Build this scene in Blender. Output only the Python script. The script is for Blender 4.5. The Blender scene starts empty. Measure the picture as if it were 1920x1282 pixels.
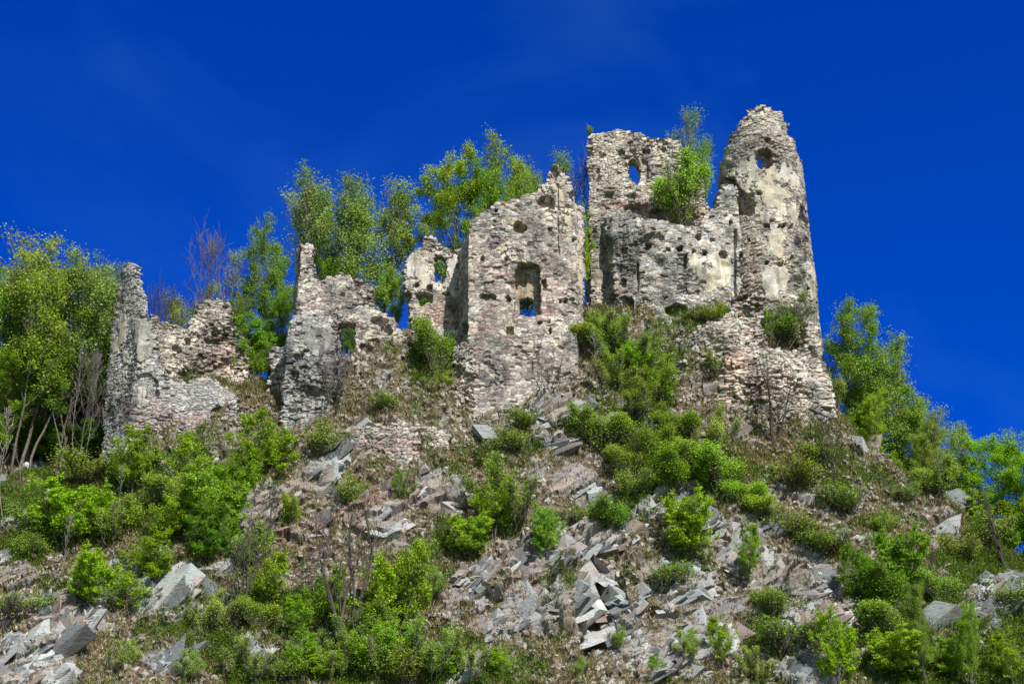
import bpy, math, random
import numpy as np
from mathutils import Vector

# ------------------------------------------------------------------ camera, sky, sun
scene = bpy.context.scene
COL = scene.collection
F, CX, CY, PITCH = 2666.67, 960.0, 641.0, math.radians(24.0)
CAM = np.array([0.0, 0.0, 1.7])
cd = bpy.data.cameras.new("camera"); cam = bpy.data.objects.new("camera", cd); COL.objects.link(cam)
cd.lens = 50; cd.sensor_width = 36; cd.clip_start = 0.1; cd.clip_end = 4000
cam.location = CAM; cam.rotation_euler = (math.radians(90) + PITCH, 0, 0)
scene.camera = cam

SUN_AZ, SUN_EL = math.radians(31), math.radians(50)
S = Vector((math.sin(SUN_AZ) * math.cos(SUN_EL), -math.cos(SUN_AZ) * math.cos(SUN_EL), math.sin(SUN_EL)))
w = bpy.data.worlds.new("World"); scene.world = w; w.use_nodes = True
nt = w.node_tree; N = nt.nodes; L = nt.links; N.clear()
out = N.new("ShaderNodeOutputWorld"); bg = N.new("ShaderNodeBackground"); bg.inputs[1].default_value = 0.068
sky = N.new("ShaderNodeTexSky"); sky.sky_type = 'NISHITA'; sky.sun_disc = False
sky.sun_elevation = SUN_EL; sky.sun_rotation = math.atan2(S.x, S.y); sky.altitude = 600
sky.air_density = 1.0; sky.dust_density = 0.2; sky.ozone_density = 3.0
# the clear polarised part of the sky opposite the sun is a much deeper blue than the part round the sun
tc = N.new("ShaderNodeTexCoord"); sp = N.new("ShaderNodeSeparateXYZ"); L.new(tc.outputs['Generated'], sp.inputs[0])
mr = N.new("ShaderNodeMapRange"); mr.interpolation_type = 'SMOOTHSTEP'
mr.inputs['From Min'].default_value = -0.25; mr.inputs['From Max'].default_value = 0.55; L.new(sp.outputs['Y'], mr.inputs['Value'])
deep = N.new("ShaderNodeMix"); deep.data_type = 'RGBA'; deep.blend_type = 'MULTIPLY'; deep.inputs[0].default_value = 1
L.new(sky.outputs[0], deep.inputs[6]); deep.inputs[7].default_value = (0.0, 0.325, 1.42, 1)
wn = N.new("ShaderNodeTexNoise"); wn.inputs['Scale'].default_value = 3.2; wn.inputs['Detail'].default_value = 5; wn.inputs['Distortion'].default_value = .6
L.new(tc.outputs['Generated'], wn.inputs['Vector'])
wr = N.new("ShaderNodeMapRange"); wr.inputs['From Min'].default_value = .50; wr.inputs['From Max'].default_value = .78; wr.inputs['To Max'].default_value = .10
L.new(wn.outputs['Fac'], wr.inputs['Value'])
wisp = N.new("ShaderNodeMix"); wisp.data_type = 'RGBA'; wisp.blend_type = 'MIX'; L.new(wr.outputs[0], wisp.inputs[0])
L.new(deep.outputs[2], wisp.inputs[6]); wisp.inputs[7].default_value = (1.5, 5.0, 9.0, 1)
mx = N.new("ShaderNodeMix"); mx.data_type = 'RGBA'; L.new(mr.outputs[0], mx.inputs[0])
L.new(sky.outputs[0], mx.inputs[6]); L.new(wisp.outputs[2], mx.inputs[7])
L.new(mx.outputs[2], bg.inputs[0]); L.new(bg.outputs[0], out.inputs[0])
sl = bpy.data.lights.new("sun", 'SUN'); sl.energy = 5.0; sl.angle = math.radians(0.5); sl.color = (1.0, 0.965, 0.915)
so = bpy.data.objects.new("sun", sl); COL.objects.link(so); so.rotation_euler = S.to_track_quat('Z', 'Y').to_euler(); so.location = (30, -30, 90)
scene.view_settings.view_transform = 'Standard'; scene.view_settings.look = 'None'
scene.view_settings.gamma = 1; scene.view_settings.exposure = 0.66
scene.cycles.max_bounces = 6; scene.cycles.diffuse_bounces = 3; scene.cycles.glossy_bounces = 1
scene.cycles.transmission_bounces = 3

# ------------------------------------------------------------------ geometry of the view (used to measure positions)
cp, sp_ = math.cos(PITCH), math.sin(PITCH)
def at(px, py, Y):
    u = (px - CX) / F; v = (CY - py) / F
    dy = cp - sp_ * v; dz = sp_ + cp * v
    t = Y / dy
    return np.array([u * t, Y, CAM[2] + dz * t])
def proj(P):
    x, y, z = P[..., 0], P[..., 1], P[..., 2] - CAM[2]
    d = np.maximum(y * cp + z * sp_, 1e-3); v = -y * sp_ + z * cp
    return CX + F * x / d, CY - F * v / d

# ------------------------------------------------------------------ noise
M32 = np.uint32
def hsh(ix, iy, iz=0, seed=0):
    a = (np.asarray(ix).astype(np.int64) * 374761393 + np.asarray(iy).astype(np.int64) * 668265263
         + np.asarray(iz).astype(np.int64) * 2147483647 + seed * 974634777) & 0xFFFFFFFF
    a = ((a ^ (a >> 13)) * 1274126177) & 0xFFFFFFFF
    a = ((a ^ (a >> 16)) * 2246822519) & 0xFFFFFFFF
    a = a ^ (a >> 15)
    return (a & 0xFFFFFF) / float(0x1000000)
def vnoise(x, y, z=None, seed=0):
    x = np.asarray(x, float); y = np.asarray(y, float); z = np.zeros_like(x) if z is None else np.asarray(z, float)
    ix, iy, iz = np.floor(x), np.floor(y), np.floor(z)
    fx, fy, fz = x - ix, y - iy, z - iz
    fx, fy, fz = [f * f * (3 - 2 * f) for f in (fx, fy, fz)]
    r = 0
    for a in (0, 1):
        for b in (0, 1):
            for c in (0, 1):
                r = r + hsh(ix + a, iy + b, iz + c, seed) * (fx if a else 1 - fx) * (fy if b else 1 - fy) * (fz if c else 1 - fz)
    return r
def fbm(x, y, z=None, seed=0, o=4):
    r = 0; a = .5; t = 0
    for k in range(o):
        r = r + a * vnoise(x * 2**k, y * 2**k, None if z is None else z * 2**k, seed + k); t += a; a *= .5
    return r / t
def worley(u, v, seed=0, jit=.8):
    """nearest seed of a jittered grid: returns F1, F2, id-hashes (3), seed position"""
    iu, iv = np.floor(u), np.floor(v)
    F1 = np.full(u.shape, 1e9); F2 = F1.copy(); su = np.zeros_like(F1); sv = su.copy(); cu = su.copy(); cv = su.copy()
    for a in (-1, 0, 1):
        for b in (-1, 0, 1):
            gx, gy = iu + a, iv + b
            px = gx + .5 + (hsh(gx, gy, 1, seed) - .5) * jit; py = gy + .5 + (hsh(gx, gy, 2, seed) - .5) * jit
            d = np.hypot(u - px, v - py)
            m = d < F1
            F2 = np.where(m, F1, np.minimum(F2, d)); F1 = np.where(m, d, F1)
            su = np.where(m, px, su); sv = np.where(m, py, sv); cu = np.where(m, gx, cu); cv = np.where(m, gy, cv)
    return F1, F2, cu, cv, su, sv
def sstep(a, b, x):
    t = np.clip((x - a) / (b - a), 0, 1); return t * t * (3 - 2 * t)
def inpoly(px, py, poly):
    ins = np.zeros(px.shape, bool); n = len(poly)
    for i in range(n):
        x1, y1 = poly[i]; x2, y2 = poly[(i + 1) % n]
        if y1 == y2: continue
        c = ((y1 > py) != (y2 > py)) & (px < (x2 - x1) * (py - y1) / (y2 - y1) + x1)
        ins ^= c
    return ins
def blobs(px, py, bl, warp=18, seed=0, sc=25.0):
    """soft union of ellipses (cx,cy,rx,ry[,strength]) with a noisy rim"""
    wx = px + (fbm(px / sc, py / sc, None, seed, 3) - .5) * warp * 2; wy = py + (fbm(px / sc + 31, py / sc, None, seed + 9, 3) - .5) * warp * 2
    m = np.zeros(px.shape)
    for b in bl:
        d = np.hypot((wx - b[0]) / b[2], (wy - b[1]) / b[3]); s = b[4] if len(b) > 4 else 1
        m = np.maximum(m, s * (1 - sstep(.75, 1.15, d)))
    return m

# ------------------------------------------------------------------ mesh helpers
def mesh_np(name, V, faces, mats, cols=None, smooth=False, extra=None):
    me = bpy.data.meshes.new(name)
    V = np.asarray(V, np.float32); me.vertices.add(len(V)); me.vertices.foreach_set("co", V.ravel())
    if not isinstance(faces, list): faces = [faces]
    faces = [np.asarray(f, np.int32) for f in faces if len(f)]
    lp = np.concatenate([f.ravel() for f in faces]); cnt = np.concatenate([np.full(len(f), f.shape[1]) for f in faces])
    st = np.concatenate([[0], np.cumsum(cnt)[:-1]]).astype(np.int32)
    me.loops.add(len(lp)); me.loops.foreach_set("vertex_index", lp)
    me.polygons.add(len(cnt)); me.polygons.foreach_set("loop_start", st)
    me.polygons.foreach_set("use_smooth", np.full(len(cnt), smooth))
    me.update(calc_edges=True)
    if cols is not None:
        at_ = me.attributes.new("Col", 'FLOAT_COLOR', 'POINT')
        c = np.ones((len(V), 4), np.float32); c[:, :cols.shape[1]] = cols; at_.data.foreach_set("color", c.ravel())
    if extra is not None:
        at_ = me.attributes.new("Mask", 'FLOAT_COLOR', 'POINT')
        c = np.ones((len(V), 4), np.float32); c[:, :extra.shape[1]] = extra; at_.data.foreach_set("color", c.ravel())
    for m in (mats if isinstance(mats, list) else [mats]): me.materials.append(m)
    return me
def obj(name, me, parent=None):
    o = bpy.data.objects.new(name, me); COL.objects.link(o)
    if parent is not None: o.parent = parent
    return o
def tag(o, label=None, cat=None, group=None, kind=None):
    if label: o["label"] = label
    if cat: o["category"] = cat
    if group: o["group"] = group
    if kind: o["kind"] = kind
    return o

# ------------------------------------------------------------------ materials
def newmat(name):
    m = bpy.data.materials.new(name); m.use_nodes = True; m.node_tree.nodes.clear()
    return m, m.node_tree.nodes, m.node_tree.links
def rgb(c): return (c[0], c[1], c[2], 1)
def noise(N, L, vec, scale, detail=5, rough=.6, dist=0):
    n = N.new("ShaderNodeTexNoise"); n.inputs['Scale'].default_value = scale; n.inputs['Detail'].default_value = detail
    n.inputs['Roughness'].default_value = rough; n.inputs['Distortion'].default_value = dist; L.new(vec, n.inputs['Vector']); return n.outputs['Fac']
def ramp(N, L, fac, stops):
    r = N.new("ShaderNodeValToRGB"); e = r.color_ramp.elements
    while len(e) < len(stops): e.new(.5)
    for k, (p, c) in enumerate(stops): e[k].position = p; e[k].color = rgb(c) if not isinstance(c, (int, float)) else (c, c, c, 1)
    L.new(fac, r.inputs[0]); return r.outputs[0]
def mix(N, L, fac, a, b, mode='MIX'):
    m = N.new("ShaderNodeMix"); m.data_type = 'RGBA'; m.blend_type = mode
    for s, v in ((m.inputs[0], fac), (m.inputs[6], a), (m.inputs[7], b)):
        if isinstance(v, (int, float)): s.default_value = v
        elif isinstance(v, tuple): s.default_value = rgb(v)
        else: L.new(v, s)
    return m.outputs[2]
def bump(N, L, h, strength, dist):
    b = N.new("ShaderNodeBump"); b.inputs['Strength'].default_value = strength; b.inputs['Distance'].default_value = dist
    L.new(h, b.inputs['Height']); return b.outputs[0]

def stone_material(name):
    m, N, L = newmat(name)
    o = N.new("ShaderNodeOutputMaterial"); b = N.new("ShaderNodeBsdfPrincipled"); L.new(b.outputs[0], o.inputs[0])
    b.inputs['Roughness'].default_value = .93; b.inputs['Specular IOR Level'].default_value = .15
    tc = N.new("ShaderNodeTexCoord").outputs['Object']; a = N.new("ShaderNodeAttribute"); a.attribute_name = "Col"
    n1 = noise(N, L, tc, 9, 8, .75); n2 = noise(N, L, tc, 1.1, 5, .65, .8)
    c = mix(N, L, 1.0, a.outputs['Color'], ramp(N, L, n1, [(.28, .38), (.5, 1.02), (.72, 1.5)]), 'MULTIPLY')
    c = mix(N, L, 1.0, c, ramp(N, L, n2, [(.3, (.66, .64, .66)), (.5, (1, 1, 1)), (.7, (1.14, 1.08, 1.0))]), 'MULTIPLY')
    L.new(c, b.inputs['Base Color']); L.new(bump(N, L, n1, .8, .10), b.inputs['Normal'])
    return m
M_STONE = stone_material("rubble_masonry")

def leaf_material(name, trans=.34):
    m, N, L = newmat(name)
    o = N.new("ShaderNodeOutputMaterial"); d = N.new("ShaderNodeBsdfDiffuse"); t = N.new("ShaderNodeBsdfTranslucent"); ms = N.new("ShaderNodeMixShader")
    a = N.new("ShaderNodeAttribute"); a.attribute_name = "Col"; oi = N.new("ShaderNodeObjectInfo")
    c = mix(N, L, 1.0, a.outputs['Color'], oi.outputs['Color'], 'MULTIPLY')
    t2 = mix(N, L, 1.0, c, (1.25, 1.15, .5), 'MULTIPLY')
    L.new(c, d.inputs[0]); L.new(t2, t.inputs[0]); ms.inputs[0].default_value = trans
    L.new(d.outputs[0], ms.inputs[1]); L.new(t.outputs[0], ms.inputs[2]); L.new(ms.outputs[0], o.inputs[0]); return m
M_LEAF = leaf_material("spring_leaf", .42); M_GRASS = leaf_material("grass_blade", .2)

def bark_material(name, dark, light, sc=6):
    m, N, L = newmat(name)
    o = N.new("ShaderNodeOutputMaterial"); b = N.new("ShaderNodeBsdfPrincipled"); L.new(b.outputs[0], o.inputs[0]); b.inputs['Roughness'].default_value = .9
    tc = N.new("ShaderNodeTexCoord").outputs['Object']; n = noise(N, L, tc, sc, 5, .7)
    L.new(ramp(N, L, n, [(.35, dark), (.65, light)]), b.inputs['Base Color']); L.new(bump(N, L, n, .6, .03), b.inputs['Normal']); return m
M_BARK = bark_material("grey_brown_bark", (.045, .035, .026), (.17, .145, .115))
M_DARK = bark_material('dark_bark', (.022, .018, .015), (.075, .062, .05))
M_PALE = bark_material("pale_bark", (.09, .08, .065), (.27, .25, .215), 4)
M_TWIG = bark_material("reddish_twig", (.045, .038, .034), (.12, .10, .088))

def ground_material():
    m, N, L = newmat("hillside_ground")
    o = N.new("ShaderNodeOutputMaterial"); b = N.new("ShaderNodeBsdfPrincipled"); L.new(b.outputs[0], o.inputs[0])
    b.inputs['Roughness'].default_value = .95; b.inputs['Specular IOR Level'].default_value = .12
    tc = N.new("ShaderNodeTexCoord").outputs['Object']
    a = N.new("ShaderNodeAttribute"); a.attribute_name = "Mask"; s = N.new("ShaderNodeSeparateColor"); L.new(a.outputs['Color'], s.inputs[0])
    v = N.new("ShaderNodeAttribute"); v.attribute_name = "Col"
    nf = noise(N, L, tc, 7, 9, .78); nm = noise(N, L, tc, 1.4, 7, .7, .5); nl = noise(N, L, tc, .35, 5, .6)
    # soil with dead leaves and straw
    soil = ramp(N, L, nm, [(.30, (.03, .026, .017)), (.42, (.11, .08, .05)), (.50, (.18, .145, .095)), (.56, (.10,.065,.042)), (.63, (.24, .21, .15)), (.75, (.15, .09, .06))])
    soil = mix(N, L, 1.0, soil, ramp(N, L, nf, [(.3, .35), (.5, .9), (.7, 1.5)]), 'MULTIPLY')
    grn = ramp(N, L, nf, [(.3, (.02, .035, .01)), (.5, (.06, .10, .02)), (.7, (.14, .19, .05))])
    spk = N.new('ShaderNodeTexVoronoi'); spk.inputs['Scale'].default_value = 3.6; spk.inputs['Randomness'].default_value = 1; L.new(tc, spk.inputs['Vector'])
    spc = N.new('ShaderNodeSeparateColor'); L.new(spk.outputs['Color'], spc.inputs[0])
    soil = mix(N, L, ramp(N, L, spc.outputs[0], [(.74, 0.0), (.80, .8)]), soil, (.36, .34, .31)); soil = mix(N, L, ramp(N, L, spc.outputs[1], [(.80, 0.0), (.86, .75)]), soil, (.05, .045, .03))
    soil = mix(N, L, s.outputs[1], soil, grn)
    # rock: vertex colour carries the block-to-block variation
    nv = N.new("ShaderNodeMapping"); nv.inputs['Scale'].default_value = (1, 1, 3.2); nv.inputs['Rotation'].default_value = (0, .75, 0); L.new(tc, nv.inputs[0])
    nr = noise(N, L, nv.outputs[0], 4.5, 9, .75, .3)
    rock = mix(N, L, 1.0, v.outputs['Color'], ramp(N, L, nr, [(.28, .35), (.42, .85), (.58, 1.08), (.75, 1.3)]), 'MULTIPLY')
    lich = ramp(N, L, nl, [(.45, (1, 1, 1)), (.62, (.95, .82, .72))]); rock = mix(N, L, 1.0, rock, lich, 'MULTIPLY')
    # ragged border between soil and rock
    ad = N.new("ShaderNodeMath"); ad.operation = 'ADD'; L.new(s.outputs[0], ad.inputs[0])
    sc = N.new("ShaderNodeMapRange"); sc.inputs['To Min'].default_value = -.45; sc.inputs['To Max'].default_value = .45; L.new(nm, sc.inputs[0]); sc.inputs['From Min'].default_value = .3; sc.inputs['From Max'].default_value = .7
    L.new(sc.outputs[0], ad.inputs[1]); f = ramp(N, L, ad.outputs[0], [(.42, 0.0), (.58, 1.0)])
    L.new(mix(N, L, f, soil, rock), b.inputs['Base Color'])
    hh = mix(N, L, f, nf, nr); L.new(bump(N, L, hh, .7, .09), b.inputs['Normal'])
    return m
M_GROUND = ground_material()
PAL = {  # stone base colours
 'hall':  [((.37,.34,.305),6),((.31,.275,.245),4),((.43,.395,.35),4),((.29,.22,.205),2.2),((.22,.14,.135),.7),((.20,.185,.175),2),((.46,.41,.33),1)],
 'grey':  [((.34,.335,.33),5),((.28,.275,.27),4),((.40,.385,.37),3),((.22,.215,.215),2),((.36,.32,.27),2)],
 'mixed': [((.36,.35,.335),5),((.29,.28,.265),3),((.42,.40,.36),4),((.24,.225,.21),2),((.38,.33,.26),3),((.30,.24,.20),1)],
 'warm':  [((.38,.345,.30),5),((.32,.285,.245),4),((.44,.40,.34),3),((.24,.21,.185),2),((.31,.22,.18),1)],
}

# ------------------------------------------------------------------ the hill
CT = [(-200,1282,79.5),(0,1282,80),(300,1282,81),(600,1282,82),(900,1282,82),(1100,1282,82.5),(1400,1282,82.5),(1700,1282,81.5),(1920,1282,81),(2150,1282,80),
(-150,1150,84),(0,1150,84.5),(300,1150,85),(600,1150,86),(800,1150,86),(1000,1170,86),(1150,1170,86.5),(1400,1150,86.5),(1700,1150,86),(1920,1160,86),(2150,1160,85),
(0,1060,88),(150,1060,88.5),(300,1050,88.5),(500,1050,89.2),(700,1050,89.5),(900,1050,89.5),(1100,1050,89.5),(1300,1050,89.5),(1500,1050,89.8),(1700,1050,90),(1900,1110,89.5),
(0,985,91),(0,945,94.2),(-150,950,94),(100,950,93.5),(300,960,92.5),(450,960,92.5),(700,960,92.3),(900,960,92.2),(1100,960,92.4),(1300,960,92.3),(1500,960,93),(1620,950,94),(1760,1000,93.2),(1850,1060,92),
(-150,910,97),(0,910,97),(100,905,97.5),(200,895,97.6),(-150,850,104),(0,855,104),(120,862,104),(210,866,103),(0,712,112),(150,745,112),(-200,700,112),(230,850,110),
(250,868,96.8),(350,878,96.6),(430,872,96.6),(500,870,94.9),(600,860,94.6),
(270,700,99.4),(320,722,98.9),(400,727,99.6),(460,745,99.4),(520,745,99.2),(480,800,97.6),(440,770,98.2),(400,750,98.6),(490,720,101),(490,745,106),(350,740,104),(200,860,100),(300,800,112),(500,780,112),
(540,812,96.3),(600,808,96.2),(650,765,96.9),(700,735,97.1),(750,735,97.2),(700,695,97.6),(660,680,97.8),(755,680,98.0),(650,700,100.5),(650,740,106),(700,790,96.0),(760,785,96.1),(700,790,112),
(640,802,95.95),(740,798,95.9),(835,806,95.9),(640,886,95.0),(740,890,94.85),(835,882,94.95),(560,850,95.0),
(815,720,97.9),(815,650,99.8),(790,625,101),(800,660,105),(860,720,98.0),
(880,800,97.3),(940,802,97.3),(915,792,97.8),(960,775,97.7),(1020,750,97.75),(1080,716,97.8),(875,745,99.3),(980,660,101),(980,700,106),(980,780,112),
(1110,720,97.8),(1110,650,99.3),(1110,600,100.9),(1095,578,102.3),(1140,700,98.2),(1120,800,95.6),(1000,850,94.6),(900,870,94.2),
(1160,590,101.4),(1230,605,100.6),(1300,612,100.2),(1350,600,100.6),(1200,700,98.9),(1200,800,96.2),(1260,740,98.3),(1250,860,94.6),(1400,880,94.4),
(1260,680,99.7),(1290,800,97.2),(1350,808,96.9),(1450,812,96.7),(1540,806,97.4),(1570,778,99.4),(1400,590,101),(1465,640,100.0),(1465,600,100.8),(1500,700,99.5),
(1200,640,106),(1440,660,106),(1300,720,112),(1450,750,112),
(1590,800,99.2),(1640,850,97.9),(1700,893,97),(1760,930,96.2),(1850,1012,94.6),(1920,1062,93.5),(2000,1120,92.5),(2150,1200,91),(1550,880,95.3),(1450,900,94.5),
(1600,870,104),(1700,970,103),(1800,1045,102),(1920,1095,100),(2100,1190,99),(1600,900,112),(1800,1055,112),(2000,1110,112)]
P3 = np.array([at(*c) for c in CT])
rest = []
for x in range(-70, 71, 20): rest += [(x, 72, 6.5), (x, 64, 2.5)]
P3 = np.vstack([P3, np.array(rest, float)])
def kern(ax, ay, bx, by): return np.sqrt((ax[:, None] - bx[None]) ** 2 + (ay[:, None] - by[None]) ** 2 + 1.0)
A = kern(P3[:, 0], P3[:, 1], P3[:, 0], P3[:, 1]); n_ = len(P3)
A = A + np.eye(n_) * -0.03
Aa = np.zeros((n_ + 3, n_ + 3)); Aa[:n_, :n_] = A; Pq = np.c_[np.ones(n_), P3[:, :2]]; Aa[:n_, n_:] = Pq; Aa[n_:, :n_] = Pq.T
Wt = np.linalg.solve(Aa, np.r_[P3[:, 2], 0, 0, 0])
def base_z(x, y):
    z = np.interp(y, [-900, 40, 62, 80, 100, 112, 150, 260, 900], [-1, 0, 2, 14, 36, 36, 18, -2, -4])
    return np.where(y > 55, z * (1 - .75 * sstep(50, 160, x)), z)
def rbf_z(x, y):
    sh = x.shape; x = x.ravel(); y = y.ravel(); r = np.empty(len(x))
    for i in range(0, len(x), 20000):
        xs, ys = x[i:i + 20000], y[i:i + 20000]
        r[i:i + 20000] = kern(xs, ys, P3[:, 0], P3[:, 1]) @ Wt[:n_] + Wt[n_] + Wt[n_ + 1] * xs + Wt[n_ + 2] * ys
    return r.reshape(sh)
def hill_z(x, y):
    wgt = (1 - sstep(44, 70, np.abs(x))) * sstep(62, 74, y) * (1 - sstep(112, 128, y))
    return base_z(x, y) * (1 - wgt) + np.where(wgt > 0, rbf_z(x, y) * wgt, 0)

gx = np.r_[-900, -500, -300, -200, -140, -100, -80, -66, -56, -50, np.arange(-46, 46.01, .115), 50, 56, 66, 80, 100, 140, 200, 300, 500, 900]
gy = np.r_[-900, -500, -300, -150, -80, -40, -10, 10, 25, 38, 48, 56, 62, 66, 70, 73, 75, 76.5, 77.5, np.arange(78.2, 102.01, .07), np.arange(102.2, 114, .35), 116, 120, 126, 134, 145, 160, 190, 240, 320, 500, 900]
XX, YY = np.meshgrid(gx, gy)
ZZ = hill_z(XX, YY)
HX, HY, HZ = gx, gy, ZZ.copy()
dense = (np.abs(XX) < 46.1) & (YY > 78) & (YY < 112)
px, py = proj(np.stack([XX, YY, ZZ], -1))
ROCK = [(40,1215,120,90),(30,1085,60,30,.9),(130,1130,90,35,.9),(250,1130,60,40,.7),(40,985,40,24,.7),(190,1150,70,60),(820,920,65,48),(700,965,70,60,.9),(930,790,50,32,.9),(1045,785,75,45,1),(480,955,70,45,.8),(590,985,80,55,.62),
(885,1105,60,38,1),(1010,1110,100,75,1),(1120,1130,130,120,1),(1250,1140,140,85,.95),(1090,915,50,38,.9),(1300,955,110,50,.85),(1385,1010,60,70,.95),(1490,1090,110,75,1),(1570,1140,90,70,.9),(1490,1262,60,30,1),
(1840,1130,70,30,1),(1700,950,60,14,.3),(1280,1225,120,45,.85),(960,1180,90,45,.8),(1180,1215,100,60,1),(1130,670,35,35,.4),(1400,960,60,40,.8),(1640,1060,50,20,.7),(600,900,60,30,.7),(380,1060,60,25,.5),(560,1240,120,30,.45),(450,1200,100,20,.45),(1060,990,60,30,.6),(760,1040,70,30,.5),(300,1240,60,25,.5)]
GREEN = [(700,1260,330,80,.9),(450,1150,180,60,.8),(1340,860,140,70,.9),(1190,760,90,110,.9),(1100,620,60,40,.7),(1560,900,80,40,.6),(1560,1000,100,40,.6),(1750,1200,220,110,.9),(1480,1180,90,60,.5),(60,1010,80,50,.8),(60,930,120,40,.8),(330,930,220,80,.6),(950,830,90,50,.6),(900,1000,90,50,.6),(1680,900,60,30,.5),(1850,1060,120,40,.6),(1310,590,70,30,.8),(430,720,120,26,.45),(820,680,60,50,.6),(650,870,60,40,.4),(330,1180,160,60,.7),(1150,960,80,40,.6)]
T = YY * .6 + ZZ * .8
rock = blobs(px, py, ROCK, 26, 3) * dense
rock = np.clip(rock + (fbm(XX * .5, ZZ * .5, None, 77, 4) - .60) * 2.4 * dense + sstep(.60,.70,fbm(XX * 1.3, T * 1.3, None, 78, 4)) * .55 * dense, 0, 1)
green = blobs(px, py, GREEN, 34, 5) * dense
green = np.clip(green * 1.1 + (fbm(XX * .35, YY * .6, None, 51, 4) - .52) * 2.4 + (fbm(XX * 1.2, T * 1.2, None, 52, 3) - .5) * .7, 0, 1)
green[~dense] = .8
# displacement
T = YY * .6 + ZZ * .8
ang = math.radians(38); ca, sa = math.cos(ang), math.sin(ang)
U = XX * ca + T * sa; V = -XX * sa + T * ca           # strata dip down to the left
wu = U + (fbm(XX * .6, T * .6, None, 8, 3) - .5) * .7; wv = V + (fbm(XX * .6 + 9, T * .6, None, 9, 3) - .5) * .7
disp = np.zeros_like(XX); tint = np.zeros_like(XX)
for (lu, lv, amp, tl, sd) in ((4.6, 1.9, .5, .42, 1), (2.0, .8, .2, .5, 2), (.85, .36, .05, .5, 3)):
    F1, F2, cu, cv, su, sv = worley(wu / lu, wv / lv, sd, .9)
    r1, r2, r3 = hsh(cu, cv, 5, sd), hsh(cu, cv, 6, sd), hsh(cu, cv, 7, sd)
    d = (r1 - .5) * amp + ((wu - su * lu) * (r2 - .5) * .4 - (wv - sv * lv) * (r3 * .9 + .05) * .5) * (.8 if sd == 1 else .7)
    d -= .3 * amp * (1 - sstep(0, .12, F2 - F1))
    disp += d; tint += (r1 - .5) * (.28 if sd < 3 else .16)
disp_r = disp + .25
# soil: lumps, small terraces and buried stones
F1, F2, cu, cv, su, sv = worley(XX / .55, T / .42, 21, .9)
st = (hsh(cu, cv, 3, 21) > .62) * sstep(0, .25, F2 - F1)
disp_s = (fbm(XX * .8, T * .8, None, 30, 5) - .5) * 1.1 + st * .2 + (fbm(XX * 4, T * 4, None, 33, 3) - .5) * .22
rk = sstep(.25, .6, rock)
DD = disp_r * rk + disp_s * (1 - rk)
# the deep cleft under the overhanging slabs and smaller hollows in the crag
CAVE = [(1112,1150,46,80,3.4),(1150,1190,30,45,1.6),(745,0,1,1,0),(905,1118,48,16,1.0),(1300,1075,50,14,.5),(1215,1110,40,12,.8),(20,990,60,26,1.0),(1480,1060,40,10,.6),(1375,1000,16,32,.6),(1120,1010,60,22,-.7),(1062,1120,30,70,-1.3),(1185,1100,26,60,-.9),(1020,1160,30,40,-.6),(1290,1100,50,20,-.5),(1490,1090,40,30,-.6),(1240,1160,60,14,.8),(1450,1120,30,8,.7),(830,950,50,10,.7),(700,1000,50,10,.6),(950,1070,40,10,.7),(1340,1000,30,10,.6),(90,1230,50,10,.8)]
cave = np.zeros_like(XX)
wx = px + (fbm(px / 30, py / 30, None, 61, 3) - .5) * 50; wy = py + (fbm(px / 30 + 5, py / 30, None, 62, 3) - .5) * 40
for c in CAVE: cave += c[4] * (1 - sstep(.55, 1.05, np.hypot((wx - c[0]) / c[2], (wy - c[1]) / c[3])))
DD = (DD - cave) * dense
edge = sstep(46, 43, np.abs(XX)) * sstep(78, 79.5, YY)
DD = DD * edge
XX2 = XX; YY2 = YY - DD * .76; ZZ2 = ZZ + DD * .60
PT = np.stack([XX2, YY2, ZZ2], -1)
rc = np.array([.235, .23, .22]) * (1 + tint[..., None] * 1.1)
rc = rc * (1 - .16 * sstep(.45, .7, fbm(XX * .3, T * .3, None, 44, 3))[..., None] * np.array([0, .35, .6]))
redd = blobs(px, py, [(590,985,90,60),(700,900,80,60),(480,960,60,40,.6),(1000,1090,60,50,.4),(820,1000,80,60,.6)], 30, 13)
rc = rc * (1 - redd[..., None] * np.array([.12, .32, .36]))
msk = np.stack([rock, green, redd], -1)
ny, nx = XX.shape
idx = np.arange(ny * nx).reshape(ny, nx)
Fq = np.stack([idx[:-1, :-1], idx[:-1, 1:], idx[1:, 1:], idx[1:, :-1]], -1).reshape(-1, 4)
hill = obj("hillside", mesh_np("hillside", PT.reshape(-1, 3), Fq, M_GROUND, np.clip(rc, .03, .8).reshape(-1, 3), False, msk.reshape(-1, 3)))
tag(hill, kind="structure")

def H(x, y):
    """height of the undisplaced hill"""
    i = np.clip(np.searchsorted(HX, x) - 1, 0, len(HX) - 2); j = np.clip(np.searchsorted(HY, y) - 1, 0, len(HY) - 2)
    fx = (x - HX[i]) / (HX[i + 1] - HX[i]); fy = (y - HY[j]) / (HY[j + 1] - HY[j])
    return (HZ[j, i] * (1 - fx) + HZ[j, i + 1] * fx) * (1 - fy) + (HZ[j + 1, i] * (1 - fx) + HZ[j + 1, i + 1] * fx) * fy
def ground(px, py, y0=74, y1=113):
    """where the line of sight through a photo point meets the hill"""
    for Y in np.arange(y0, y1, .15):
        p = at(px, py, Y)
        if p[2] < H(p[0], Y): return p
    p = at(px, py, y1); p[2] = H(p[0], y1); return p

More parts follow.
